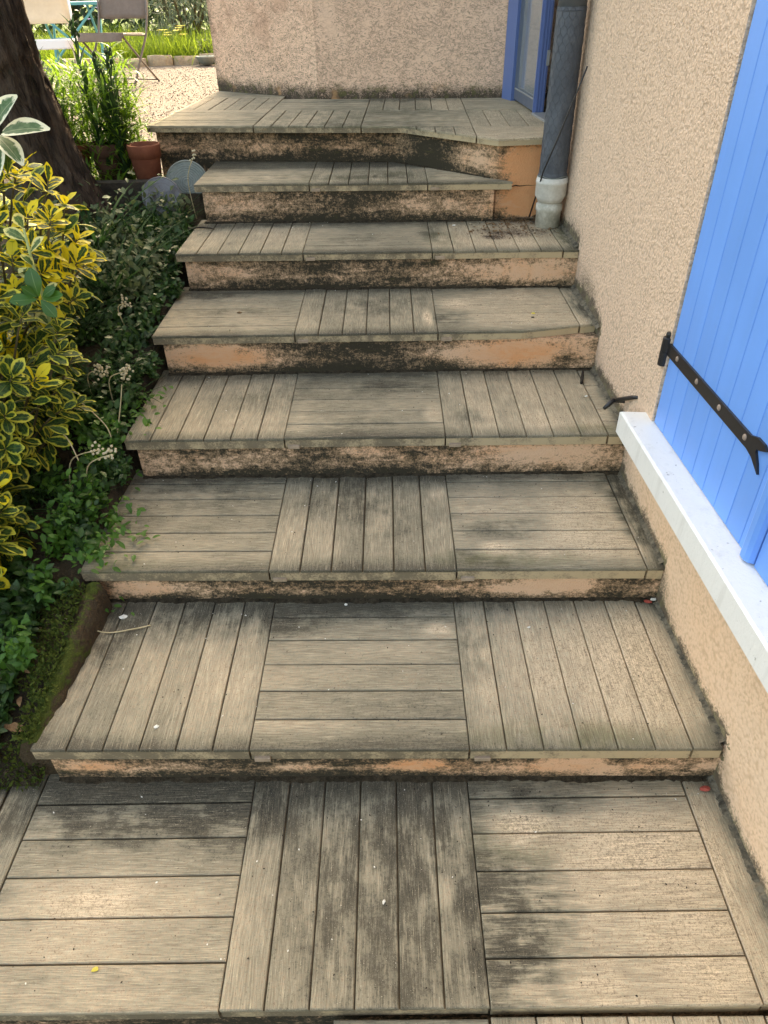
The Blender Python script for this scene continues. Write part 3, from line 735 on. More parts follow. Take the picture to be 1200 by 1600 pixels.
# ------------------------------------------------------------------ house
house = empty('house', (1.2, 3, 0), 0, 'house with rough beige rendered walls beside and behind the steps', 'house')
house_inv = Vector((-1.2, -3, 0))
def hpart(mb_, name, mat, smooth=False):
    o = mb_.build(name, mat, house, smooth); o.location = house_inv; return o
mb = MB(); TH = .30; TOP = 3.45
def wpiece(ys, z0, z1):
    pl = [(wall_x(y), y) for y in ys]; mb.prism(pl[::-1] + [(wall_x(y)+TH, y) for y in ys], z0, z1)
YO = 1.02
wpiece([YO, 2.5, 2.72], -.6, TOP)
wpiece([-3, -1, -.22], -1.2, TOP)
wpiece([-.22, 0, .7, YO], -1.0, .43)
wpiece([-.22, 0, .7, YO], 1.90, TOP)
wpiece([2.72, 3.755], 3.15, TOP)
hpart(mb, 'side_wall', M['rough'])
mb = MB(); mb.prism([(-.95, 4.31), (-.30, 3.83), (.728, 3.725), (1.1, 3.76), (4.2, 3.7), (4.2, 9), (-.2, 9)], .3, 4.35)
hpart(mb, 'rear_wall', M['crush'])
# dim room behind the glazed door
mb = MB()
mb.box((1.12, 1.2, .70), (3.4, 3.70, .985)); hpart(mb, 'room_floor', M['int_floor'])
mb = MB(); mb.box((3.4, 1.0, .7), (3.55, 3.72, 3.4)); mb.box((1.12, 1.0, .7), (3.39, 1.15, 3.4)); mb.box((1.12, 1.152, 3.4), (3.38, 3.72, 3.55))
mb.box((.9, -.6, -.3), (1.11, -.5, 2.2)); mb.box((1.14, -.6, -.3), (1.2, .98, 2.2))
hpart(mb, 'room_walls', M['interior'])
# sill (a long block, slightly askew to the wall)
mb = MB(); mb.prism([(.741, 1.083), (.789, -.4), (.95, -.4), (.95, 1.066)], .443, .512, .006)
hpart(mb, 'window_sill', M['sill'])
# right jamb of the opening and lintel are part of side_wall; shutters:
H = Vector((.817, 1.014, .5145)); SD = Vector((.036, -1, 0)).normalized(); SANG = math.atan2(SD.y, SD.x)
SH = 1.375
def shutter(origin, nb, bw, strap):
    sh = empty('shutter', origin-Vector((1.2, 3, 0)), SANG); sh.parent = house
    for i in range(nb):
        m_ = MB()
        x0, x1 = i*bw, (i+1)*bw-.0006; c = .0024; d = .026
        # cross-section with rounded front arrises, run up the board
        prof = [(x0, d), (x0, c), (x0+c*.4, c*.3), (x0+c, 0), (x1-c, 0), (x1-c*.4, c*.3), (x1, c), (x1, d)]
        m_.prism(prof, 0, SH)
        m_.build('board', M['blue'], sh)
    return sh
s1 = shutter(H, 9, .0675, True)
# rounded cover strip on the meeting edge
mb = MB(); W0 = .565
prof = [(W0, .0), (W0+.004, -.010), (W0+.014, -.016), (W0+.030, -.016), (W0+.040, -.010), (W0+.044, .0)]
mb.prism(prof[::-1] if False else prof, .003, SH); 
cs = mb.build('cover_strip', M['blue'], s1)
s2 = shutter(H+SD*.612, 9, .0675, False)
# strap hinges with fish-tail ends, held by round screws
def strap(z, L=.505):
    out = [(-.012, -.016), (L-.045, -.016), (L-.018, -.021), (L+.020, -.040), (L+.008, -.022), (L-.010, -.002), (L-.008, .004), (L+.006, .008), (L+.026, .018), (L+.012, .026), (L-.018, .026), (L-.045, .016), (-.012, .016)]
    m_ = MB(); n = len(out)
    vs = [(x, -.0005, zz+z) for x, zz in out]+[(x, -.006, zz+z) for x, zz in out]
    m_.add(vs, [tuple(range(n-1, -1, -1)), tuple(range(n, 2*n))]+[(i, (i+1) % n, n+(i+1) % n, n+i) for i in range(n)])
    kx, ky = -.020, -.006
    m_.lathe([(.0001, -.050), (.0125, -.050), (.0135, -.048), (.0135, -.012), (.012, -.0115), (.012, -.0095), (.0135, -.009), (.0135, .026), (.012, .028), (.0075, .028), (.0075, .032), (.008, .036), (.0065, .041), (.0001, .043)], (kx, ky, z), 18)
    m_.box((kx-.004, ky, z-.04), (kx+.004, .05, z-.025))
    m_.build('strap_hinge', M['iron'], s1, False)
    for x in (.058, .185, .315, .445):
        q = MB(); q.lathe([(.0072, 0), (.0072, .0012), (.0055, .0030), (.002, .0038), (.0001, .0039)], (0, 0, 0), 14, Matrix.Rotation(R(90), 3, 'X'))
        q.build('screw', M['screw'], s1, True, loc=(x, -.006, z+.002))
strap(.212); strap(1.16)
# shutter catch on the wall: bent stay with a pin, and its mate
mb = MB()
mb.tube([(.835, 1.245, .452), (.795, 1.262, .447), (.782, 1.272, .444)], [.006, .006, .0065], 8)
mb.tube([(.79, 1.27, .446), (.81, 1.19, .497), (.815, 1.155, .515)], [.0072, .0062, .006], 8)
mb.tube([(.785, 1.272, .447), (.770, 1.265, .437), (.752, 1.255, .424)], [.0075, .008, .0055], 7)
hpart(mb, 'shutter_catch', M['iron'], True)
# glazed door leaf, jamb, meeting stile and sill of the doorway
P0, P1, P2, P3 = Vector((.728, 3.72, 0)), Vector((.762, 3.615, 0)), Vector((.786, 3.13, 0)), Vector((.815, 2.76, 0))
def frame_box(name, mat, a, b, z0, z1, t0, t1, ch=0.002, parent=None):
    """upright board from plan point a to b, between offsets t0..t1 across it (positive into the house)"""
    d = (b-a).normalized(); nrm = Vector((-d.y, d.x, 0))
    if nrm.x < 0: nrm = -nrm
    q = [a+nrm*t0, b+nrm*t0, b+nrm*t1, a+nrm*t1]; pl = [(v.x, v.y) for v in q]
    if sum(pl[i-1][0]*pl[i][1]-pl[i][0]*pl[i-1][1] for i in range(4)) < 0: pl = pl[::-1]
    m_ = MB(); m_.prism(pl, z0, z1, ch)
    return hpart(m_, name, mat)
def dpart(parent, *a, **k):
    o = frame_box(*a, **k); o.parent = parent; o.location = Vector((0, 0, 0)); return o
frame_box('door_frame', M['door_blue'], P0, P1, .994, 3.12, -.02, .05)
door = empty('door', house_inv); door.parent = house
d12 = (P2-P1)
a_, b_ = P1+d12*.0, P2-d12*.0555
dpart(door, 'bottom_rail', M['door_grey'], P1+d12*.03, b_, 1.004, 1.05, -.004, .036)
dpart(door, 'top_rail', M['door_grey'], P1+d12*.03, b_, 3.04, 3.11, -.004, .036)
dpart(door, 'hinge_stile', M['door_grey'], P1+d12*.004, P1+d12*.03, 1.004, 3.11, -.004, .036)
dpart(door, 'pane', M['glass'], P1+d12*.031, P1+d12*.944, 1.051, 3.039, .012, .018, ch=0)
dpart(door, 'glazing_bead', M['zinc'], P1+d12*.032, b_, 1.0505, 1.055, -.006, .004, ch=.001)
dpart(door, 'stile', M['door_grey'], P2-d12*.055, P2-d12*.013, .998, 3.11, -.004, .036)
dpart(door, 'edge_strip', M['door_blue'], P2-d12*.0125, P2, .998, 3.11, -.008, .044, .002)
for t_ in (.004, .017, .030): dpart(door, 'edge_moulding', M['door_blue'], P2+d12*.0005, P2+d12*.012, .999, 3.10, t_, t_+.006, .002)
dpart(door, 'latch_plate', M['zinc'], P2+d12*.0005, P2+d12*.014, 1.19, 1.25, .0325, .047, .001)
frame_box('door_threshold', M['zinc'], P2+d12*.02, P3, .985, 1.002, -.015, .06, .003)
leaf2 = empty('door', house_inv); leaf2.parent = house          # the other leaf stands open inside
o = dpart(leaf2, 'bottom_rail', M['door_blue'], Vector((1.02, 3.05, 0)), Vector((1.5, 3.25, 0)), 1.0, 1.17, 0, .04)
o = dpart(leaf2, 'side_stile', M['door_grey'], Vector((.97, 3.03, 0)), Vector((1.018, 3.05, 0)), 1.0, 3.1, 0, .04)
o = dpart(leaf2, 'middle_rail', M['interior'], Vector((1.02, 3.05, 0)), Vector((1.5, 3.25, 0)), 1.45, 1.49, 0, .04)
o = dpart(leaf2, 'pane', M['glass'], Vector((1.02, 3.05, 0)), Vector((1.5, 3.25, 0)), 1.171, 1.449, .015, .02, ch=0)

# ------------------------------------------------------------------ downpipe
PC = Vector((.747, 2.375, 0))
dp = empty('downpipe', (PC.x, PC.y, ZT[6]), 0, 'dark grey rainwater downpipe on a white plastic collar at the wall', 'downpipe')
def lean(z): return -.004*(z-.87)/.6
mb = MB(); Z0 = ZT[6]
def sleeve(prof, name, mat, n=40, sm=True):
    m_ = MB(); m_.lathe([(r, z-Z0) for r, z in prof], (0, 0, 0), n); return m_.build(name, mat, dp, sm)
sleeve([(.0001, .682), (.050, .682), (.050, .742), (.0535, .745), (.0535, .768), (.0475, .770), (.0475, .778), (.0001, .778)], 'lower_coupling', M['pvc2'])
sleeve([(.0001, .7785), (.050, .7785), (.056, .792), (.0625, .802), (.0625, .848), (.064, .850), (.064, .858), (.0625, .860), (.061, .872), (.0001, .872)], 'white_collar', M['pvc'])
m_ = MB(); rows = 120; N = 44; vs = []; fs = []
for i in range(rows+1):
    z = .868+(1.43-.868)*i/rows
    for k in range(N):
        a = 2*math.pi*k/N
        r = .0545-.0025*(i/rows)+.0016*mnoise.noise(Vector((math.cos(a)*2, math.sin(a)*2, z*9)))+.0012*mnoise.noise(Vector((math.cos(a)*5, math.sin(a)*5, z*40)))
        if i < 4: r += .003
        vs.append((r*math.cos(a), r*math.sin(a), z-Z0))
for i in range(rows):
    for k in range(N): fs.append((i*N+k, i*N+(k+1) % N, (i+1)*N+(k+1) % N, (i+1)*N+k))
m_.add(vs, fs); m_.build('wrapped_sleeve', M['pipe'], dp, True)
sleeve([(.0001, 1.425), (.0505, 1.425), (.0505, 4.2), (.0001, 4.2)], 'upper_pipe', M['pipe_bare'])
# hexagonal wire pressed into the wrap
m_ = MB(); nc = 13; cw = 2*math.pi/nc; ch = .026
def wp(a, z):
    r = .0553-.0025*((z-.868)/.562); return (r*math.cos(a), r*math.sin(a), z-Z0)
rowi = 0; z = .885
while z < 1.415:
    for c in range(nc):
        a0 = (c+(.5 if rowi % 2 else 0))*cw+.03*mnoise.noise(Vector((c, rowi, 0)))
        zj = z+.003*mnoise.noise(Vector((c*2.1, rowi*1.3, 4)))
        A = wp(a0, zj); B = wp(a0, zj+ch*.45)
        m_.tube([A, B], .0007, 4, False)
        for sgn in (-1, 1):
            m_.tube([B, wp(a0+sgn*cw*.25, zj+ch*.72), wp(a0+sgn*cw*.5, zj+ch)], .0006, 4, False)
    z += ch; rowi += 1
m_.tube([wp(2*math.pi*k/24, 1.418) for k in range(25)], .0012, 4, False)
m_.build('wire_netting', M['wire'], dp, True)
m_ = MB(); m_.tube([(.059*math.cos(2*math.pi*k/24), .059*math.sin(2*math.pi*k/24), .876-Z0+.003*math.sin(k)) for k in range(25)], .0016, 5, False)
m_.build('tie_wire', M['teal_lid'], dp, True)
mb = MB(); mb.tube([(.693, 2.50, .683), (.694, 2.40, .796), (.694, 2.305, .905), (.724, 2.285, 1.004), (.752, 2.28, 1.091), (.777, 2.262, 1.179), (.80, 2.254, 1.258)], [.0032]*4+[.003]*3, 8)
meta(mb.build('thin_rod', M['iron'], None, True), 'thin black rod leaning across the front of the grey downpipe', 'rod')

# ------------------------------------------------------------------ mossy curb at the left of the second step, timber edging
mb = MB(); n = 26; vs = []; fs = []
for i in range(n+1):
    t = i/n; y = .262+.44*t; zt = (.125+.09*t)+.012*mnoise.noise(Vector((i*.5, 0, 2)))
    xi = -.728+.028*t+.008*mnoise.noise(Vector((i*.6, 3, 0)))
    row = [(xi+.004, y, zt-.30), (xi-.002, y, zt-.03), (xi-.016, y, zt), (xi-.032, y, zt+.004), (xi-.052, y, zt-.006), (xi-.07, y, zt-.05), (xi-.08, y, zt-.3)]
    vs += [(a+.004*mnoise.noise(Vector((q*3, i*1.1, 1))), b, c+.006*mnoise.noise(Vector((q*2, i*.9, 7)))) for q, (a, b, c) in enumerate(row)]
for i in range(n):
    for q in range(6): fs.append((i*7+q, i*7+q+1, (i+1)*7+q+1, (i+1)*7+q))
mb.add(vs, fs); mb.add([vs[q] for q in range(7)], [tuple(range(7))])
meta(mb.build('mossy_curb', M['moss'], None, True), 'low mossy concrete curb along the left end of the second step', 'curb')
mb = MB(); mb.box((-1.70, 2.70, .62), (-.99, 2.745, .815), .006)
meta(mb.build('timber_edging', M['timber']), 'dark timber edging board in front of the terracotta pots', 'edging')

# ------------------------------------------------------------------ leaves
def leaf_template(L, Wd, fold=.25, curl=.25, prof='ovate', ns=5):
    """returns verts, faces, uvs of one leaf lying along +x, base at the origin; a fold along the midrib and a drooping tip"""
    vs = []; uv = []
    for i in range(ns+1):
        t = i/ns
        if prof == 'ovate': w = (math.sin(math.pi*min(1, t*.94+.03)**.85))**.8
        elif prof == 'obovate': w = (math.sin(math.pi*(t**1.35)*.97+.02))**.75
        elif prof == 'lance': w = math.sin(math.pi*(t*.97+.015))**.75*(1-.25*t)
        else: w = (1-t)**.55*min(1, .45+t*2)
        w = max(w, .03)*Wd/2; zc = -curl*L*t*t
        for q, sgn in enumerate((-1, 0, 1)):
            vs.append((L*t, sgn*w, zc+abs(sgn)*w*fold)); uv.append(((sgn+1)/2, t))
    fs = []
    for i in range(ns):
        for q in range(2): fs.append((i*3+q, i*3+q+1, (i+1)*3+q+1, (i+1)*3+q))
    return np.array(vs), fs, uv
def leaf_mesh(name, tpl, mat):
    vs, fs, uv = tpl
    me = bpy.data.meshes.new(name); me.from_pydata(vs.tolist(), [], fs); ul = me.uv_layers.new(name='UVMap')
    ul.data.foreach_set('uv', [c for p in me.polygons for vi in p.vertices for c in uv[vi]])
    me.polygons.foreach_set('use_smooth', [True]*len(me.polygons)); me.materials.append(mat); return me
def leaf_batch(name, tpl, mats, mat, parent=None):
    """many leaves as one mesh; mats = list of 4x4 numpy matrices"""
    vs, fs, uv = tpl; n = len(mats); nv = len(vs)
    Mx = np.array(mats); H4 = np.c_[vs, np.ones(nv)]
    V = np.einsum('nij,vj->nvi', Mx, H4)[..., :3].reshape(-1, 3)
    F = np.array(fs); faces = (F[None]+(np.arange(n)*nv)[:, None, None]).reshape(-1, F.shape[1])
    me = bpy.data.meshes.new(name); me.from_pydata(V.tolist(), [], faces.tolist())
    ul = me.uv_layers.new(name='UVMap'); uva = np.array(uv)[F.reshape(-1)]
    ul.data.foreach_set('uv', np.tile(uva, (n, 1)).reshape(-1))
    at = me.attributes.new('rnd', 'FLOAT', 'POINT'); at.data.foreach_set('value', np.repeat(rng.random(n), nv))
    me.polygons.foreach_set('use_smooth', [True]*len(me.polygons))
    return mesh_obj(name, me, mat, parent)
def aim(p, d, upv=(0, 0, 1), sc=1.0, roll=0.0):
    """matrix placing a leaf at p pointing along d with its face towards upv"""
    d = Vector(d).normalized(); u = Vector(upv); s_ = u.cross(d)
    if s_.length < 1e-3: s_ = Vector((1, 0, 0)).cross(d)
    s_.normalize(); n_ = d.cross(s_)
    if roll: 
        q = Matrix.Rotation(roll, 3, d); s_ = q @ s_; n_ = q @ n_
    return Matrix(((d.x*sc, s_.x*sc, n_.x*sc, p[0]), (d.y*sc, s_.y*sc, n_.y*sc, p[1]), (d.z*sc, s_.z*sc, n_.z*sc, p[2]), (0, 0, 0, 1)))
def rdir(): 
    v = rng.normal(size=3); return Vector(v/np.linalg.norm(v))

# ---- golden variegated shrub: rosettes of leaves at the tips of its twigs
bush = empty('variegated_shrub', (-1.25, 1.2, .33), 0, 'dense shrub with yellow and green variegated leaves left of the steps', 'shrub')
BO = Vector(bush.location)
CAMP = Vector((.08, -.716, 1.506))
OB = leaf_template(1, .52, .22, .16, 'obovate', 6)
lm = {k: [leaf_mesh('leaf', leaf_template(1, w, f, c, 'obovate', 6), M[m]) for w, f, c in ((.54, .25, .12), (.62, .12, .30), (.50, .35, -.14))] for k, m in (('gold', 'euo'), ('dim', 'euo_dim'), ('green', 'euo_green'), ('pale', 'euo_pale'))}
ELL = [((-1.22, 1.50, .86), (.385, .40, .33), 66), ((-1.15, 1.12, .62), (.33, .36, .30), 54), ((-1.125, .76, .38), (.215, .22, .23), 36), ((-1.42, .95, .50), (.30, .30, .30), 24)]
whorls = []
for (c, r, n) in ELL:
    got = 0; tries = 0
    while got < n and tries < 4000:
        tries += 1
        d = rdir(); p = Vector((c[0]+d.x*r[0]*rng.uniform(.8, 1.02), c[1]+d.y*r[1]*rng.uniform(.8, 1.02), c[2]+d.z*r[2]*rng.uniform(.8, 1.02)))
        nd = Vector((d.x/r[0], d.y/r[1], d.z/r[2])).normalized()
        if nd.dot((CAMP-p).normalized()) < .05 or p.z < ground_z(p.x, p.y)+.03 or p.x < -1.75: continue
        if any((p-q[0]).length < .05 for q in whorls): continue
        whorls.append((p, nd)); got += 1
def px_y(p): return p.z+.35*p.y
parts_left = 292; extra = {'gold': [], 'dim': []}; stems = MB()
whorls.sort(key=lambda w: (w[0]-CAMP).length)
for wi, (p, nd) in enumerate(whorls):
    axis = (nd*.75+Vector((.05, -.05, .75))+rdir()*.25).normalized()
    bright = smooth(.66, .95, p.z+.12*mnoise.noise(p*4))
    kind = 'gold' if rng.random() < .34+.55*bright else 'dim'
    e1 = axis.orthogonal().normalized(); e2 = axis.cross(e1)
    stems.tube([p-axis*.16-Vector((0, 0, .03))-BO, p-axis*.05-BO, p-BO], [.004, .003, .002], 5)
    nl = int(rng.integers(5, 9)); ph = rng.random()*6.28
    for q in range(nl):
        a = ph+q*2.4; inner = q/nl
        out = .95-.65*inner
        d = (axis*(1-out*.75)+(e1*math.cos(a)+e2*math.sin(a))*out).normalized()
        sc = rng.uniform(.048, .080)*(1.0-.25*inner)
        base = p-axis*(.035*(1-inner))
        mt = aim(base, d, axis, sc, rng.uniform(-.3, .3))
        if parts_left > 0 and (p-CAMP).length < 3.0:
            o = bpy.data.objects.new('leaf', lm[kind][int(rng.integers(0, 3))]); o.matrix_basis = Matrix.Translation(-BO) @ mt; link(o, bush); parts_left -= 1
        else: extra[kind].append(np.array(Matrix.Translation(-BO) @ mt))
# inner mass of older leaves
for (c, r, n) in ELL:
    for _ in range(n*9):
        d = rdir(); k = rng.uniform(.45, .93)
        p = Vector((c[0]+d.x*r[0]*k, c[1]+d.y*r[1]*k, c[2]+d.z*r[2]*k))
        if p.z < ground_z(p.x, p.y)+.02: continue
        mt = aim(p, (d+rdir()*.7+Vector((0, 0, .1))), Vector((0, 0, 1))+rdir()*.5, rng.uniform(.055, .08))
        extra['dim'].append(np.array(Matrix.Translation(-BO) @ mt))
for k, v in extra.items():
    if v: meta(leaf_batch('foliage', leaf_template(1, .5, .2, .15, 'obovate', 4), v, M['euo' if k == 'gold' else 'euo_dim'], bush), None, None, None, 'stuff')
for i in range(9):
    a = rng.random()*6.28; e = Vector((-1.25+.05*math.cos(a), 1.2+.08*math.sin(a), .36)); t = Vector(ELL[i % 4][0])+Vector((rng.uniform(-.15, .15), rng.uniform(-.15, .15), .1))
    stems.tube([e-BO, e.lerp(t, .5)-BO+rdir()*.03, t-BO], [.012, .009, .005], 6)
stems.build('stem', M['woody'], bush, True)
# a pale young shoot and a rosette of plain green leaves stand out of the mass
sh_p = [Vector((-.93, 1.30, .66)), Vector((-.905, 1.26, .80)), Vector((-.885, 1.22, .92)), Vector((-.87, 1.2, 1.01))]
mb = MB(); mb.tube([p-BO for p in sh_p], [.0055, .005, .004, .003], 6); mb.build('shoot', M['pale_stem'], bush, True)
for i in range(9):
    t = i/8; k = min(2, int(t*3)); p = sh_p[k].lerp(sh_p[k+1], t*3-k); a = i*2.2
    d = Vector((math.cos(a), math.sin(a)*.7-.3, .55+.4*t)); o = bpy.data.objects.new('leaf', lm['pale'][i % 3])
    o.matrix_basis = Matrix.Translation(-BO) @ aim(p, d, (0, -.5, 1), .060); link(o, bush)
for cpos, rr in (((-.86, 1.15, .84), .068), ((-1.0, .66, .34), .06)):
    for i in range(6):
        a = i*1.1+.3+rng.uniform(-.3, .3); d = Vector((math.cos(a), -.35+rng.uniform(-.35, .3), math.sin(a)*.6+.45))
        o = bpy.data.objects.new('leaf', lm['green'][i % 3]); o['label'] = 'plain dark green leaf without yellow'
        o.matrix_basis = Matrix.Translation(-BO) @ aim(Vector(cpos)+d*.008, d, (0.1, -.8, .7), rr*rng.uniform(.7, 1.05)); link(o, bush)

# ---- branch with large cream-edged leaves at the left edge
mp = empty('cream_leaved_branch', (-1.15, 1.0, .32), 0, 'branch with large cream-edged pale green leaves in front of the tree trunk', 'plant')
MO = Vector(mp.location)
mb = MB(); mb.tube([(0, 0, 0), (.02, .06, .4), (.12, .14, .75), (.25, .20, .90), (.29, .20, .93)], [.009, .008, .006, .004, .003], 6); mb.build('stem', M['woody'], mp, True)
mlm = [leaf_mesh('leaf', leaf_template(1, w, f, c, 'ovate', 8), M['maple']) for w, f, c in ((.46, .18, .10), (.52, .25, .2))]
for (b, t, s_, r_) in (((-.850, 1.2, 1.232), (-.730, 1.17, 1.262), .125, .0), ((-.860, 1.2, 1.25), (-.79, 1.16, 1.318), .105, .5), ((-.865, 1.2, 1.225), (-.795, 1.14, 1.192), .105, -.3), ((-.87, 1.2, 1.22), (-.855, 1.12, 1.155), .10, .2), ((-.87, 1.2, 1.24), (-.90, 1.15, 1.32), .10, .3), ((-.88, 1.2, 1.22), (-.97, 1.15, 1.22), .11, 0)):
    b, t = Vector(b), Vector(t); o = bpy.data.objects.new('leaf', mlm[int(s_*1000) % 2])
    o.matrix_basis = Matrix.Translation(-MO) @ aim(b, t-b, (.15, -.55, 1), s_, r_); link(o, mp)

# ------------------------------------------------------------------ tree
tree = empty('tree', (-1.25, 2.52, .60), 0, 'leaning tree with a rough dark brown trunk at the left edge', 'tree')
TO = Vector(tree.location)
tc = [(-1.20, 2.52, .40), (-1.235, 2.52, .60), (-1.275, 2.52, .74), (-1.345, 2.52, .98), (-1.40, 2.50, 1.25), (-1.415, 2.48, 1.48), (-1.45, 2.47, 1.9), (-1.60, 2.5, 2.6), (-1.75, 2.55, 3.4), (-1.8, 2.6, 4.2)]
tr_ = [.20, .165, .148, .140, .150, .155, .15, .13, .10, .06]
def spline(pts, rad, m):
    out = []; ro = []
    n = len(pts)
    for i in range(n-1):
        p0, p1, p2, p3 = [Vector(pts[max(0, min(n-1, i+d))]) for d in (-1, 0, 1, 2)]
        for q in range(m):
            t = q/m; out.append(.5*((2*p1)+(p2-p0)*t+(2*p0-5*p1+4*p2-p3)*t*t+(3*p1-p0-3*p2+p3)*t**3)); ro.append(rad[i]+(rad[i+1]-rad[i])*t)
    out.append(Vector(pts[-1])); ro.append(rad[-1]); return out, ro
sp, sr = spline(tc, tr_, 14)
vs = []; fs = []; N = 72
for i, (p, r) in enumerate(zip(sp, sr)):
    t = (sp[min(i+1, len(sp)-1)]-sp[max(0, i-1)]).normalized(); e1 = t.cross(Vector((0, 1, 0))).normalized(); e2 = t.cross(e1)
    for k in range(N):
        a = 2*math.pi*k/N+.25*math.sin(i*.06); u_ = Vector((math.cos(a), math.sin(a), 0))
        rid = abs(mnoise.noise(Vector((u_.x*5.5, u_.y*5.5, p.z*1.7)))); rid2 = abs(mnoise.noise(Vector((u_.x*12, u_.y*12, p.z*5+4))))
        flare = 1+.25*smooth(.75, .45, p.z)*math.cos(a*3)
        rr = r*flare*(1-.20*(1-min(1, rid*3.2))-.07*(1-min(1, rid2*3)))
        vs.append(p+(e1*math.cos(a)+e2*math.sin(a))*rr-TO)
for i in range(len(sp)-1):
    for k in range(N): fs.append((i*N+k, (i*N+(k+1) % N), (i+1)*N+(k+1) % N, (i+1)*N+k))
mb = MB(); mb.add(vs, fs); mb.build('trunk', M['bark'], tree, True)
mb = MB()
limbs = [((-1.55, 2.5, 2.4), (-2.3, 2.2, 3.2), (-3.0, 2.0, 3.9)), ((-1.62, 2.5, 2.7), (-1.9, 3.1, 3.5), (-2.3, 3.6, 4.2)), ((-1.75, 2.55, 3.4), (-2.4, 2.6, 4.2), (-2.9, 2.8, 4.8)), ((-1.8, 2.6, 4.1), (-1.8, 2.5, 4.9), (-2.0, 2.4, 5.4))]
for l in limbs: mb.tube([Vector(q)-TO for q in l], [.06, .04, .015], 8)
mb.build('limb', M['bark'], tree, True)
ms = []
for _ in range(1000):
    l = limbs[int(rng.integers(0, 4))]; c = Vector(l[2]).lerp(Vector(l[1]), rng.random()*.6); p = c+Vector(rng.normal(size=3))*.36
    ms.append(np.array(Matrix.Translation(-TO) @ aim(p, rdir(), rdir(), rng.uniform(.07, .12))))
meta(leaf_batch('crown', leaf_template(1, .5, .2, .2, 'ovate', 2), ms, M['lit_leaf'], tree), None, None, None, 'stuff')

# ------------------------------------------------------------------ pots, lids, tall plants
def pot(loc, r, h, mat, label):
    t = empty('flower_pot', loc, 0, label, 'flower pot', 'flower pots behind the timber edging')
    m_ = MB(); m_.lathe([(.0001, 0), (r*.70, 0), (r*.92, h*.72), (r*.93, h*.73), (r*1.0, h*.735), (r*1.02, h*.98), (r*1.0, h), (r*.93, h), (r*.90, h*.86), (.0001, h*.86)], (0, 0, 0), 36); m_.build('pot_body', mat, t, True)
    m_ = MB(); m_.lathe([(.0001, h*.862), (r*.895, h*.862), (r*.6, h*.875), (.0001, h*.88)], (0, 0, 0), 18); m_.build('potting_soil', M['ground'], t, True)
pot((-1.022, 2.83, .745), .072, .20, M['terra'], 'empty terracotta pot beside the left end of the landing')
pot((-1.385, 2.90, .735), .085, .205, M['terra'], 'terracotta pot half hidden behind the tree trunk')
pot((-1.215, 2.92, .735), .085, .205, M['terra_dark'], 'dark brown pot under the tall leafy plants')
def lid(loc, r, rot, mat, label, star, name):
    o_ = empty(name, loc, 0, label, 'disc', 'round discs leaning by the steps'); o_.rotation_euler = rot
    m_ = MB(); prof = [(.0001, -.008), (r*.9, -.008), (r, 0), (r*.98, .008), (r*.93, .012), (r*.90, .009)]
    if not star:
        q = .86
        while q > .08: prof += [(r*q, .0075), (r*(q-.02), .0092), (r*(q-.045), .0092), (r*(q-.06), .0075)]; q -= .098
    else: prof += [(r*.70, .0078), (r*.685, .0088), (r*.665, .0088), (r*.65, .0075)]
    prof.append((.0001, .007)); m_.lathe(prof, (0, 0, 0), 48); m_.build('disc', mat, o_, False)
    if star:
        m_ = MB()
        for k in range(5):
            a = 2*math.pi*k/5+.3; b = a+4*math.pi/5
            pa, pb = (r*.62*math.cos(a), r*.62*math.sin(a), .0075), (r*.62*math.cos(b), r*.62*math.sin(b), .0070)
            m_.tube([pa, pb], .0012, 4)
        m_.build('star_moulding', mat, o_, True)
# disc faces tipped back towards the riser and turned to the steps
lid((-.93, 2.655, .760), .086, (R(58), 0, R(10)), M['slate'], 'round slate-blue disc with a moulded star in the weeds', True, 'ribbed_disc')
lid((-.842, 2.80, .785), .098, (R(66), 0, R(6)), M['teal_lid'], 'round greenish grey disc with concentric rings behind the slate one', False, 'ribbed_disc')

LM = [leaf_mesh('leaf', leaf_template(1, .19, .25, c, 'lance', 4), M['lily']) for c in (.15, .35, .5)]
LD = [leaf_mesh('leaf', leaf_template(1, .24, .3, c, 'lance', 4), M['lily_dark']) for c in (-.1, .1, .2)]
def tall(loc, top, dark, label, nleaf=24, L=.085):
    b = Vector(loc); t = empty('tall_plant', b, 0, label, 'plant', 'tall leafy plants growing behind the trunk')
    tp = Vector(top)-b; mid = tp*.5+Vector((rng.uniform(-.02, .02), rng.uniform(-.02, .02), 0))
    pts = [Vector((0, 0, 0)), mid, tp]; q, rad = spline([tuple(v) for v in pts], [.0045, .0035, .002], 6)
    m_ = MB(); m_.tube(q, rad, 6); m_.build('stem', M['stem'] if not dark else M['lily_dark'], t, True)
    for i in range(nleaf):
        f_ = .12+.86*i/nleaf; k = f_*(len(q)-1); p = q[int(k)].lerp(q[min(len(q)-1, int(k)+1)], k-int(k))
        a = i*2.45+rng.uniform(-.3, .3); up_ = (.35 if not dark else 1.6)+.5*f_
        d = Vector((math.cos(a), math.sin(a), up_)); o_ = bpy.data.objects.new('leaf', (LD if dark else LM)[int(rng.integers(0, 3))])
        s_ = L*rng.uniform(.75, 1.15)*(1-.45*max(0, f_-.6)/.4); o_.matrix_basis = aim(p, d, (0, 0, 1), s_); link(o_, t)
    if dark:
        m_ = MB()
        for i in range(14):
            p = q[-1]+Vector((rng.normal()*.007, rng.normal()*.007, rng.uniform(-.05, .02))); m_.lathe([(.0001, -.011), (.005, -.004), (.005, .004), (.0001, .011)], tuple(p), 6)
        m_.build('flower_buds', M['lily_dark'], t, True)
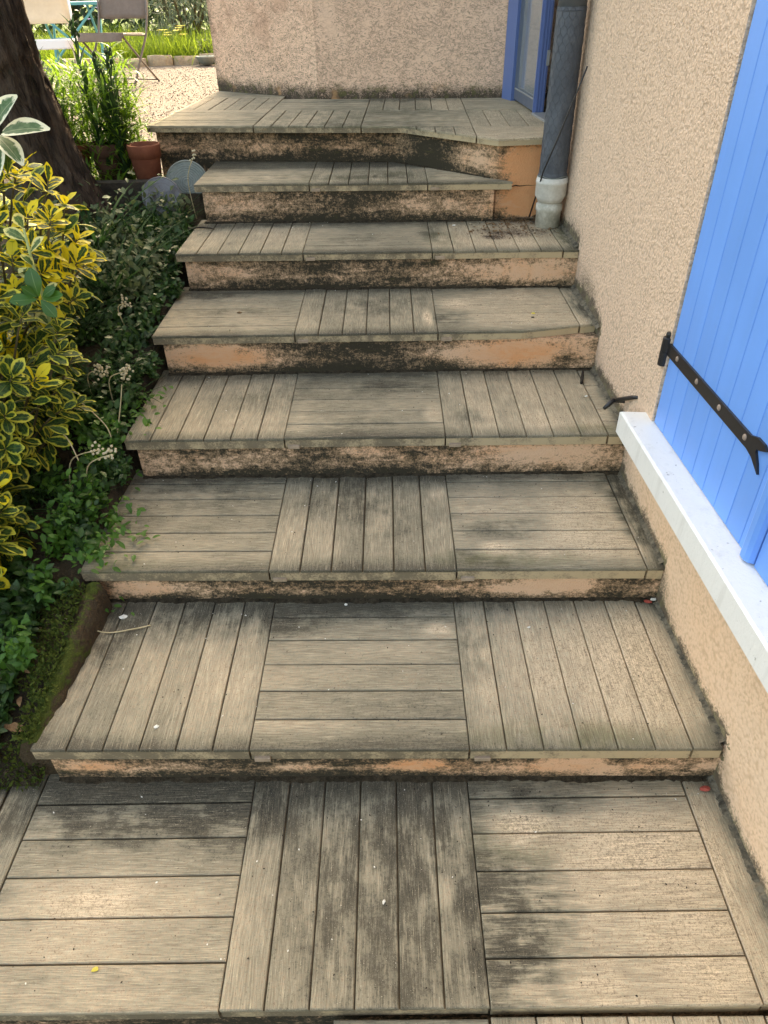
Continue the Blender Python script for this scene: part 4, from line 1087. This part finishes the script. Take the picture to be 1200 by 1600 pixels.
for bx_, by_, tx, ty, tz, lb in ((-1.36, 2.86, -1.435, 2.9, 1.33, 'tall dark stem with a bud cluster, nearest the trunk'), (-1.20, 2.86, -1.235, 2.88, 1.395, 'tallest dark budded stem, left of the taupe chair'),
        (-1.13, 2.84, -1.165, 2.86, 1.27, 'short dark budded stem between two taller ones'), (-1.12, 2.86, -1.11, 2.87, 1.285, 'dark budded stem in front of the teal table leg'), (-1.22, 2.93, -1.19, 2.95, 1.22, 'lowest dark budded stem above the brown pot')):
    tall((bx_, by_, .74), (tx, ty, tz), True, lb, 36, .095)
lbs = ['light green tall plant nearest the gravel', 'slender light green plant in front of the taupe chair seat', 'light green plant under the teal table', 'bushy light green plant behind the brown pot', 'light green plant behind the tallest budded stem', 'light green plant at the foot of the white chair', 'light green plant close behind the trunk', 'low light green plant left of the empty pot', 'light green plant leaning over the gravel', 'half tall light green plant among the dark stems']
spots_ = [(-1.17, 2.98, -1.13, 3.0, 1.32), (-1.24, 3.02, -1.20, 3.05, 1.24), (-1.2, 3.05, -1.17, 3.08, 1.26), (-1.28, 3.0, -1.26, 3.02, 1.16), (-1.32, 3.06, -1.34, 3.08, 1.22), (-1.4, 3.02, -1.42, 3.05, 1.18), (-1.46, 2.95, -1.47, 2.97, 1.10), (-1.16, 2.90, -1.14, 2.90, 1.02), (-1.18, 3.10, -1.13, 3.12, 1.13), (-1.16, 2.97, -1.12, 2.98, 1.12)]
for (bx_, by_, tx, ty, tz), lb in zip(spots_, lbs): tall((bx_, by_, .735), (tx, ty, tz), False, lb, 52, .12)
# feathery low growth round the pots
ms = []
for _ in range(3400):
    x = rng.uniform(-1.6, -1.10); y = rng.uniform(2.78, 3.25); z = .74+rng.random()**1.2*.50
    if (x+1.022)**2+(y-2.83)**2 < .0085: continue
    ms.append(np.array(aim((x, y, z), rdir()+Vector((0, 0, .6)), (0, 0, 1), rng.uniform(.04, .085))))
meta(leaf_batch('underplanting', leaf_template(1, .20, .25, .4, 'lance', 3), ms, M['lily']), 'light green feathery growth round the pots', 'plants', None, 'stuff')

# ------------------------------------------------------------------ ground cover in the bed beside the steps
def scatter(n, xr, yr, lift, size, dirf, upf=None, keep=None):
    ms = []; tries = 0
    while len(ms) < n and tries < n*4:
        tries += 1
        x = xr(); y = yr()
        if keep and not keep(x, y): continue
        z = max(ground_z(min(x, -.80), y), -.3)+lift()
        ms.append(np.array(aim((x, y, z), dirf(), upf() if upf else (0, 0, 1), size())))
    return ms
U = rng.uniform
# ivy-like small leaves thick against the steps
clump = lambda x, y: mnoise.noise(Vector((x*6, y*6, 9))) > -.25
ms = scatter(7200, lambda: -.765-abs(rng.normal())*.26, lambda: U(.66, 2.62), lambda: abs(rng.normal())*.035, lambda: U(.014, .034), lambda: rdir()+Vector((.2, -.2, .5)), lambda: Vector((.2, -.2, 1))+rdir()*.5, clump)
ms += scatter(1500, lambda: U(-.80, -.735), lambda: U(.72, 2.5), lambda: abs(rng.normal())*.02-.01, lambda: U(.012, .026), lambda: rdir()+Vector((.3, -.2, .5)), lambda: Vector((.2, -.2, 1))+rdir()*.5, lambda x, y: all(not (NY[k]-.01 < y < NY[k+1]-.10) for k in range(3, 7)))
ms += scatter(2300, lambda: -.86-abs(rng.normal())*.18, lambda: U(.26, .75), lambda: abs(rng.normal())*.03, lambda: U(.016, .034), lambda: rdir()+Vector((.2, -.2, .5)), lambda: Vector((0, 0, 1))+rdir()*.5, clump)
meta(leaf_batch('ground_ivy', leaf_template(1, .62, .2, .25, 'ovate', 3), ms, M['ivy']), 'dark small-leaved ground cover along the left of the steps', 'ground cover', None, 'stuff')
ms = scatter(1500, lambda: -.775-abs(rng.normal())*.11, lambda: U(.45, 1.5), lambda: .01+abs(rng.normal())*.04, lambda: U(.014, .030), lambda: rdir()+Vector((.4, -.2, .5)), lambda: Vector((.2, -.2, 1))+rdir()*.4, lambda x, y: mnoise.noise(Vector((x*9, y*9, 2))) > .05 and not (y < .72 and x > -.84))
for _ in range(260):
    y = U(.66, 1.0) if rng.random() < .7 else U(1.1, 1.5); x = -.78+abs(rng.normal())*.05; k = 3 if y > NY[3] else 2
    if y > NY[4]: k = 4
    ms.append(np.array(aim((x, y, ZT[k]+.005+abs(rng.normal())*.02), rdir()+Vector((.5, -.3, .3)), Vector((.2, -.2, 1))+rdir()*.4, U(.014, .028))))
meta(leaf_batch('bright_weeds', leaf_template(1, .55, .2, .25, 'ovate', 3), ms, M['weed']), 'bright green weeds spilling over the step ends', 'weeds', None, 'stuff')
ms = scatter(2600, lambda: U(-1.35, -.80), lambda: U(1.85, 2.66), lambda: .01+abs(rng.normal())*.07, lambda: U(.016, .036), lambda: rdir()+Vector((0, -.2, .4)), lambda: Vector((0, -.2, 1))+rdir()*.6, lambda x, y: mnoise.noise(Vector((x*5, y*5, 12))) > -.15)
meta(leaf_batch('greyish_herbs', leaf_template(1, .62, .15, .2, 'ovate', 3), ms, M['herb']), 'pale crinkled herbs in front of the round discs', 'herbs', None, 'stuff')
BL = leaf_template(1, .035, .5, .5, 'blade', 5)
ms = scatter(900, lambda: U(-1.25, -.80), lambda: U(.9, 2.62), lambda: 0, lambda: U(.09, .22), lambda: Vector((rng.normal()*.5+.15, rng.normal()*.5-.15, 1)), None, lambda x, y: mnoise.noise(Vector((x*4, y*4, 5))) > -.1)
meta(leaf_batch('grass_blades', BL, ms, M['strap']), 'thin dark grass blades among the ground cover', 'grass', None, 'stuff')
ms = []
for _ in range(3800):
    y = U(.22, .72); x = -.745-abs(rng.normal())*.13
    if mnoise.noise(Vector((x*7, y*7, 21))) < -.12: continue
    zc = .125+.09*(y-.262)/.44 if x > -.80 and y > .26 else ground_z(min(x, -.8), y)
    ms.append(np.array(aim((x, y, zc+.002+abs(rng.normal())*.007), rdir()+Vector((0, 0, .8)), rdir()+Vector((0, 0, 1)), U(.006, .016))))
meta(leaf_batch('moss_tufts', leaf_template(1, .5, .3, .2, 'ovate', 2), ms, M['moss_leaf']), 'low green moss on the curb and the soil beside the lowest steps', 'moss', None, 'stuff')
# clumps of long strap leaves
for i, (x, y, h, lb) in enumerate(((-.97, 1.95, .34, 'clump of long dark strap leaves right of the yellow shrub'), (-1.12, 2.28, .38, 'clump of strap leaves at the foot of the trunk'), (-.92, 1.45, .22, 'low strap-leaved clump under the yellow shrub'), (-.88, 2.52, .14, 'small grass tuft below the slate-blue disc'), (-.80, 2.30, .13, 'small grass tuft at the end of the sixth step'))):
    ms = []
    for _ in range(26 if h > .2 else 34):
        a = rng.random()*6.28; d = Vector((math.cos(a)*.55, math.sin(a)*.55, 1.0)); ms.append(np.array(aim((x+math.cos(a)*.02, y+math.sin(a)*.02, ground_z(x, y)-.01), d, (0, 0, 1), h*rng.uniform(.7, 1.15))))
    t = empty('strap_leaf_clump', (0, 0, 0), 0, lb, 'plant', 'strap-leaved clumps in the bed')
    leaf_batch('blades', leaf_template(1, .055 if h > .2 else .03, .5, .55, 'blade', 6), ms, M['strap' if h > .2 else 'weed'], t)
# dry seed heads on thin stalks
for i, (b, tpt, n, lb) in enumerate((((-.86, 1.72), (-.845, 1.70, .625), 16, 'dry seed head on a stalk beside the fifth step'), ((-.92, 1.42), (-.86, 1.40, .515), 34, 'wide pale seed head in the shade left of the fourth step'),
        ((-.84, 1.38), (-.765, 1.35, .53), 26, 'round seed head leaning to the fifth step'), ((-.90, 1.04), (-.755, 1.0, .455), 14, 'drooping seed head left of the third step'), ((-.83, 1.0), (-.70, .96, .465), 12, 'seed head nearest the corner of the fourth step'), ((-.79, 2.66), (-.742, 2.60, .935), 9, 'thin stalk of pale buds in front of the ringed disc'))):
    p0 = Vector((b[0], b[1], ground_z(b[0], b[1])-.02)); p1 = Vector(tpt); md = p0.lerp(p1, .5)+Vector((-.03, .01, .04))
    t = empty('dry_flower', p0, 0, lb, 'seed head', 'dry seed heads in the bed')
    q, rad = spline([(0, 0, 0), tuple(md-p0), tuple(p1-p0)], [.0022, .002, .0014], 8); m_ = MB(); m_.tube(q, rad, 5); m_.build('stalk', M['straw'], t, True)
    m_ = MB()
    for _ in range(n):
        p = q[-1]+Vector((rng.normal()*.012, rng.normal()*.012, rng.normal()*.014)); m_.lathe([(.0001, -.0045), (.0042, -.001), (.0042, .002), (.0001, .005)], tuple(p), 6)
    meta(m_.build('seeds', M['seed'], t, True), None, None, None, 'stuff')
# long straw-coloured blades lying about
for i, (pts, lb) in enumerate((([(-.80, .60, .20), (-.70, .60, .132), (-.62, .612, .129), (-.575, .628, .127)], 'dry straw lying on the left back corner of the second step'), ([(-1.0, 1.30, .50), (-.88, 1.22, .50), (-.80, 1.18, .44), (-.78, 1.16, .40)], 'bent dry stalk in the shade left of the fourth step'), ([(-.93, 1.12, .46), (-.86, 1.05, .47), (-.82, 1.0, .42)], 'pale curved stalk left of the third step'), ([(-.78, 1.20, .38), (-.765, 1.25, .46), (-.755, 1.28, .52)], 'yellowish upright stalk beside the fourth step'))):
    m_ = MB(); q, rad = spline(pts, [.0018]*len(pts), 6); m_.tube(q, rad, 5); meta(m_.build('dry_stalk', M['straw'], None, True), lb, 'stalk', 'dry stalks in the bed')

# ------------------------------------------------------------------ little things lying on the steps
def twig(pts, r, label):
    m_ = MB(); q, rad = spline(pts, r, 4); m_.tube(q, rad, 6); return meta(m_.build('twig', M['twig'], None, True), label, 'twig')
twig([(-.765, 2.385, .690), (-.72, 2.41, .689), (-.675, 2.40, .688), (-.655, 2.385, .687)], [.003, .004, .0035, .002], 'dark forked twig on the left end of the sixth step')
twig([(.741, 1.50, .391), (.750, 1.53, .394), (.762, 1.575, .400)], [.005, .0055, .004], 'short brown twig in the right back corner of the fourth step')
def chip(loc, r, mat, name, label, cat, rz=0, flat=.4, cur=.3):
    n = 9; m_ = MB(); vs = [(0, 0, r*flat)]
    for k in range(n):
        a = 2*math.pi*k/n; rr = .62*r*(.75+.5*rng.random()); vs.append((rr*math.cos(a)*1.3, rr*math.sin(a)*.8, r*cur*rng.random()))
    for k in range(n):
        a = 2*math.pi*k/n; vs.append((vs[1+k][0]*.9, vs[1+k][1]*.9, -.0008))
    fs = [(0, 1+k, 1+(k+1) % n) for k in range(n)]+[(1+k, 1+n+k, 1+n+(k+1) % n, 1+(k+1) % n) for k in range(n)]
    m_.add(vs, fs); return meta(m_.build(name, mat, None, False, loc, (0, 0, rz)), label, cat)
chip((-.475, 1.825, .5365), .012, M['dead'], 'fallen_petal', 'curled brown petal on the left tile of the fifth step', 'petal')
chip((.605, 1.772, .5365), .010, M['yellow'], 'fallen_petal', 'pale yellow petal on the right tile of the fifth step', 'petal')
chip((.597, 1.735, .5365), .007, M['twig'], 'seed_husk', 'tiny dark husk below the yellow petal', 'husk')
chip((.795, .205, .004), .014, M['red'], 'fallen_leaf', 'red leaf scrap in the right back corner of the lowest step', 'leaf')
chip((.785, .695, .128), .013, M['red'], 'fallen_leaf', 'red leaf scrap in the right back corner of the second step', 'leaf')
chip((.80, .70, .131), .010, M['pale_bit'], 'dry_leaf_scrap', 'pale dry leaf scrap beside the red one on the second step', 'leaf')
chip((-.05, .70, .1255), .007, M['pale_bit'], 'pebble', 'white pebble at the back of the second step', 'pebble', 0, .8)
chip((.054, -.039, .0015), .006, M['pale_bit'], 'white_fleck', 'white fleck on the middle plank of the lowest step', 'fleck', 1.4)
chip((-.476, .303, .1245), .008, M['pale_bit'], 'white_fleck', 'white fleck near the front of the second step', 'fleck', .3)
chip((.443, .607, .1245), .006, M['pale_bit'], 'white_fleck', 'white fleck on the right tile of the second step', 'fleck', .3)
chip((-.50, -.16, .0015), .008, M['yellow'], 'yellow_lichen', 'ochre lichen spot on the left tile of the lowest step', 'lichen', .3, .15)
chip((-.66, .66, .125), .014, M['pale_bit'], 'dry_leaf_scrap', 'pale dry leaf in the left back corner of the second step', 'leaf', .3)
chip((.42, 2.30, .6825), .012, M['dead'], 'dead_leaf', 'brown dead leaf left of the stained patch on the sixth step', 'leaf', .5)
chip((.36, 2.40, .6825), .010, M['pale_bit'], 'white_fleck', 'white fleck at the back of the sixth step', 'fleck', .2)
chip((.735, 1.40, .392), .007, M['pale_bit'], 'pebble', 'white grit stone beside the shutter catch', 'pebble', .2, .9)
# weed sprig growing through a joint of the third step
t = empty('weed_sprig', (-.64, .87, .2415), 0, 'small green weed sprig on the left tile of the third step', 'weed')
wl = leaf_mesh('leaf', leaf_template(1, .5, .2, .2, 'ovate', 4), M['weed'])
for i in range(9):
    a = i*2.4; o_ = bpy.data.objects.new('leaf', wl); o_.matrix_basis = aim((math.cos(a)*.012-.03+i*.007, math.sin(a)*.01-.003*i, .006+.002*(i % 3)), (math.cos(a), math.sin(a), .35), (0, 0, 1), .024); link(o_, t)
# crumbs of dead leaves gathered at the foot of the pipe, scattered grit everywhere
ms = []
for _ in range(520):
    if rng.random() < .6: x, y = .66+rng.normal()*.06, 2.475+rng.normal()*.022
    else: x, y = .60+rng.normal()*.09, 2.36+rng.normal()*.07
    if y > 2.50 or x > .80: continue
    ms.append(np.array(aim((x, y, ZT[6]+.002+abs(rng.normal())*.003), rdir()*Vector((1, 1, .3)), Vector((0, 0, 1))+rdir()*.4, U(.006, .019))))
meta(leaf_batch('leaf_crumbs', leaf_template(1, .6, .3, .3, 'ovate', 2), ms, M['dead']), 'brown leaf crumbs at the foot of the downpipe', 'leaf litter', None, 'stuff')
ms = []; ms2 = []
for _ in range(1500):
    k = int(rng.integers(1, 7)); x = U(-.72, .79); fr = rng.random()
    y = NY[k]+.02+.42*(1-fr**2.2); (ms if rng.random() < .88 else ms2).append(np.array(aim((x, y, ZT[k]+.0012), rdir()*Vector((1, 1, .2)), Vector((0, 0, 1))+rdir()*.3, U(.0015, .0055))))
meta(leaf_batch('grit', leaf_template(1, .7, .5, .2, 'ovate', 2), ms, M['twig']), 'dark grit scattered over the treads', 'grit', None, 'stuff')
meta(leaf_batch('pale_grit', leaf_template(1, .7, .5, .2, 'ovate', 2), ms2, M['pale_bit']), 'pale grit scattered over the treads', 'grit', None, 'stuff')
# leaf litter on soil by the curb
ms = []
for _ in range(130):
    x, y = U(-1.3, -.84), U(.3, .75); ms.append(np.array(aim((x, y, ground_z(x, y)+.006+rng.random()*.01), rdir()*Vector((1, 1, .3)), Vector((0, 0, 1))+rdir()*.4, U(.015, .045))))
meta(leaf_batch('leaf_litter', leaf_template(1, .55, .3, .3, 'ovate', 3), ms, M['dead']), 'brown dead leaves on the soil beside the curb', 'leaf litter', None, 'stuff')

# ------------------------------------------------------------------ garden furniture on the gravel
GZ = .662
def rod(parent, name, mat, pts, r, n=8):
    m_ = MB(); m_.tube(pts, r, n); return m_.build(name, mat, parent, True)
def sheet(parent, name, mat, corners, t=.006, sag=.0, n=6):
    """a stretched cloth or slat surface between four corners, with thickness"""
    a, b, c, d = [Vector(v) for v in corners]; nrm = (b-a).cross(d-a).normalized(); vs = []; fs = []
    for side in (0, 1):
        for j in range(n+1):
            for i in range(n+1):
                u_, v_ = i/n, j/n; p = a.lerp(b, u_).lerp(d.lerp(c, u_), v_)
                vs.append(p+nrm*(side*t-sag*math.sin(math.pi*v_)))
    m2 = (n+1)*(n+1)
    for j in range(n):
        for i in range(n):
            k = j*(n+1)+i; q = (k, k+1, k+n+2, k+n+1); fs += [q[::-1], tuple(v+m2 for v in q)]
    edge = [i for i in range(n+1)]+[(j+1)*(n+1)-1 for j in range(1, n+1)]+[n*(n+1)+i for i in range(n-1, -1, -1)]+[j*(n+1) for j in range(n-1, 0, -1)]
    for a_, b_2 in zip(edge, edge[1:]+edge[:1]): fs.append((a_, b_2, b_2+m2, a_+m2))
    m_ = MB(); m_.add(vs, fs); return m_.build(name, mat, parent, True)
def folding_chair(loc, rz, frame, cloth, seatm, label, backh=.84, w=.245):
    """metal folding chair facing +y: two crossed side frames, slung seat and back"""
    t = empty('folding_chair', loc, rz, label, 'chair')
    for s in (-1, 1):
        # long side: front foot up to the back rest (a gentle bend), short side: rear foot to the seat front
        rod(t, 'back_post', frame, [(s*w, .24, 0), (s*w, .05, .22), (s*w, -.16, .45), (s*w, -.24, .62), (s*w, -.30, backh)], .0115)
        rod(t, 'leg', frame, [(s*(w-.03), -.30, 0), (s*(w-.03), -.02, .22), (s*(w-.03), .25, .455)], .011)
        rod(t, 'seat_rail', frame, [(s*(w-.012), -.18, .44), (s*(w-.012), .24, .465), (s*(w-.012), .27, .445)], .010)
    rod(t, 'foot_bar', frame, [(-w, .215, .03), (w, .215, .03)], .008)
    rod(t, 'foot_bar', frame, [(-w+.03, -.275, .02), (w-.03, -.275, .02)], .008)
    sheet(t, 'seat', seatm, [(-w+.015, -.15, .455), (w-.015, -.15, .455), (w-.015, .26, .474), (-w+.015, .26, .474)], .008, .012)
    sheet(t, 'seat_lip', seatm, [(-w+.015, .262, .474), (w-.015, .262, .474), (w-.015, .29, .40), (-w+.015, .29, .40)], .008, .0)
    sheet(t, 'backrest', cloth, [(-w, -.245, .585), (w, -.245, .585), (w, -.312, backh+.02), (-w, -.312, backh+.02)], .007, -.012)
    return t
folding_chair((-2.84, 8.42, GZ), R(163), M['chair_grey'], M['taupe'], M['taupe'], 'taupe folding garden chair standing on the gravel', .86, .30)
folding_chair((-3.19, 7.41, GZ), R(197), M['white'], M['cream'], M['white'], 'cream folding garden chair with a sunlit white seat', .86, .28)
tt = empty('folding_table', (-3.78, 9.9, GZ), R(6), 'teal folding garden table between the two chairs', 'table')
mb = MB(); mb.box((-.46, -.35, .70), (.46, .35, .73), .004); mb.build('table_top', M['teal'], tt)
for s in (-1, 1):
    rod(tt, 'leg', M['teal'], [(s*.30-.0, -.27*s, .0), (s*.30, 0, .36), (s*.30, .27*s, .70)], .015); rod(tt, 'leg', M['teal'], [(s*.27, .27*s, 0), (s*.27, 0, .36), (s*.27, -.27*s, .70)], .015)
    rod(tt, 'leg', M['teal'], [(-.38*s, -.30, 0), (0, -.30, .36), (.38*s, -.30, .70)], .015)
rod(tt, 'stretcher', M['teal'], [(-.3, 0, .36), (.3, 0, .36)], .01)

# ------------------------------------------------------------------ far garden: kerb, tall grass, flowers, shrub, hedge
kerb = empty('stone_kerb', (-3, 10.7, .62), 0, 'low sandy stone kerb between the gravel and the grass', 'kerb')
x = -5.2; KM = []
for v in range(4):
    m_ = MB(); L = (.30, .36, .42, .34)[v]; nn = 5; vs = []; fs = []
    bm = bmesh.new(); bmesh.ops.create_cube(bm, size=1.0); bmesh.ops.subdivide_edges(bm, edges=bm.edges[:], cuts=2, use_grid_fill=True)
    for q in bm.verts:
        q.co = Vector((q.co.x*L, q.co.y*.16, q.co.z*.20)); nn_ = mnoise.noise(q.co*9+Vector((v*3, 0, 0))); q.co *= (1+.12*nn_)
        if q.co.z > .05: q.co.x *= .95; q.co.y *= .8
    me = bpy.data.meshes.new('stone'); bm.to_mesh(me); bm.free(); me.materials.append(M['kerb']); me.polygons.foreach_set('use_smooth', [True]*len(me.polygons)); KM.append((me, L))
i = 0
while x < -1.0:
    me, L = KM[int(rng.integers(0, 4))]; o_ = bpy.data.objects.new('stone', me); o_.location = (x+L/2+3, .04*math.sin(x*2)+rng.normal()*.01+(x+3)*.22, .05+rng.normal()*.008); o_.rotation_euler = (0, 0, .2+rng.normal()*.05); link(o_, kerb); x += L*.98; i += 1
ms = []
for _ in range(9000):
    y = 10.85+(rng.random()**1.5)*3.0; x = -3.4+rng.normal()*1.5
    if y < 10.75+(x+3)*.22: continue
    ms.append(np.array(aim((x, y, .665), Vector((rng.normal()*.28, rng.normal()*.28, 1)), (0, 0, 1), U(.16, .46)*(1+.3*mnoise.noise(Vector((x*2, y*2, 0)))))))
meta(leaf_batch('tall_grass', leaf_template(1, .035, .4, .35, 'blade', 3), ms, M['grass']), 'tall bright grass beyond the gravel', 'grass', None, 'stuff')
def flower_clump(name, loc, n, h, lm_, fm, label, spread, nf):
    t = empty(name, loc, 0, label, 'flowers'); ms = []
    for _ in range(n): ms.append(np.array(aim((rng.normal()*spread, rng.normal()*spread, 0), Vector((rng.normal()*.35, rng.normal()*.35, 1)), (0, 0, 1), h*U(.6, 1))))
    leaf_batch('leaves', leaf_template(1, .05, .4, .35, 'blade', 4), ms, M[lm_], t)
    ms = []
    for _ in range(nf):
        c = Vector((rng.normal()*spread, rng.normal()*spread, h*U(.75, 1.1)))
        for q in range(6): ms.append(np.array(aim(c, (math.cos(q*1.05), math.sin(q*1.05), .4), (0, 0, 1), U(.05, .08))))
    meta(leaf_batch('petals', leaf_template(1, .45, .2, .3, 'ovate', 3), ms, M[fm], t), None, None, None, 'stuff')
flower_clump('daylily_clump', (-2.75, 10.95, .66), 60, .40, 'grass', 'yellow', 'yellow flowering clump at the kerb behind the taupe chair', .14, 9)
flower_clump('iris_clump', (-4.15, 12.0, .66), 40, .62, 'ivy', 'violet', 'pale violet irises in the dark hedge gap under the table', .12, 7)
def shrub(name, loc, rad, n, mat, L, label, cat, wd=.4):
    t = empty(name, loc, 0, label, cat); ms = []
    for _ in range(n):
        d = rdir(); k = rng.random()**.4; nn = 1+.35*mnoise.noise(d*2.5+Vector(loc))
        p = Vector((d.x*rad[0]*k*nn, d.y*rad[1]*k*nn, rad[2]+d.z*rad[2]*k*nn))
        if p.z < .02: continue
        ms.append(np.array(aim(p, d+rdir()*.9, Vector((0, 0, 1))+rdir()*.7, L*U(.7, 1.3))))
    meta(leaf_batch('crown', leaf_template(1, wd, .2, .2, 'ovate', 2), ms, M[mat], t), None, None, None, 'stuff')
    m_ = MB()
    for k in range(7):
        a = k*.9; m_.tube([(0, 0, 0), (math.cos(a)*rad[0]*.3, math.sin(a)*rad[1]*.3, rad[2]*.7), (math.cos(a)*rad[0]*.6, math.sin(a)*rad[1]*.6, rad[2]*1.4)], [.03, .02, .008], 6)
    m_.build('stem', M['woody'], t, True)
shrub('silver_shrub', (-3.0, 12.6, .66), (1.05, .8, .85), 4200, 'silver', .085, 'silvery leaved shrub against the dark hedge', 'shrub', .3)
shrub('lavender_mound', (-2.35, 11.05, .66), (.28, .2, .14), 500, 'herb', .06, 'grey green mound beside the yellow flowers at the kerb', 'shrub', .2)
shrub('round_shrub', (-7.0, 12.5, .66), (1.2, .9, .8), 2600, 'lit_leaf', .10, 'round green shrub far left beyond the gravel', 'shrub')
hd = empty('hedge', (-6, 15, .6), 0, 'dark clipped hedge closing the garden behind the furniture', 'hedge'); ms = []
for _ in range(17000):
    x, y, z = U(-8, 8), U(-.5, .9), U(.0, 2.6)
    if y > -.1 and rng.random() < .6: y = -.5+.3*rng.random()
    y += .25*mnoise.noise(Vector((x*1.1, z*1.3, 0)))
    ms.append(np.array(aim((x, y, z), rdir()+Vector((0, -.5, 0)), Vector((0, -.6, .6))+rdir()*.8, U(.10, .20))))
meta(leaf_batch('foliage', leaf_template(1, .5, .2, .2, 'ovate', 2), ms, M['hedge'], hd), None, None, None, 'stuff')
mb = MB()
for k in range(12): mb.tube([(-7.5+k*1.3, .2, 0), (-7.4+k*1.3, .25, 1.2), (-7.5+k*1.3, .2, 2.4)], [.05, .04, .02], 6)
mb.build('stem', M['woody'], hd, True)
# glazed bowl at the kerb by the house corner
t = empty('glazed_bowl', (-2.33, 10.55, .665), 0, 'small shiny grey green bowl at the kerb by the house corner', 'bowl')
mb = MB(); mb.lathe([(.0001, 0), (.06, 0), (.10, .03), (.145, .085), (.15, .10), (.14, .10), (.09, .05), (.0001, .035)], (0, 0, 0), 28); mb.build('bowl_body', M['teal_lid'], t, True)
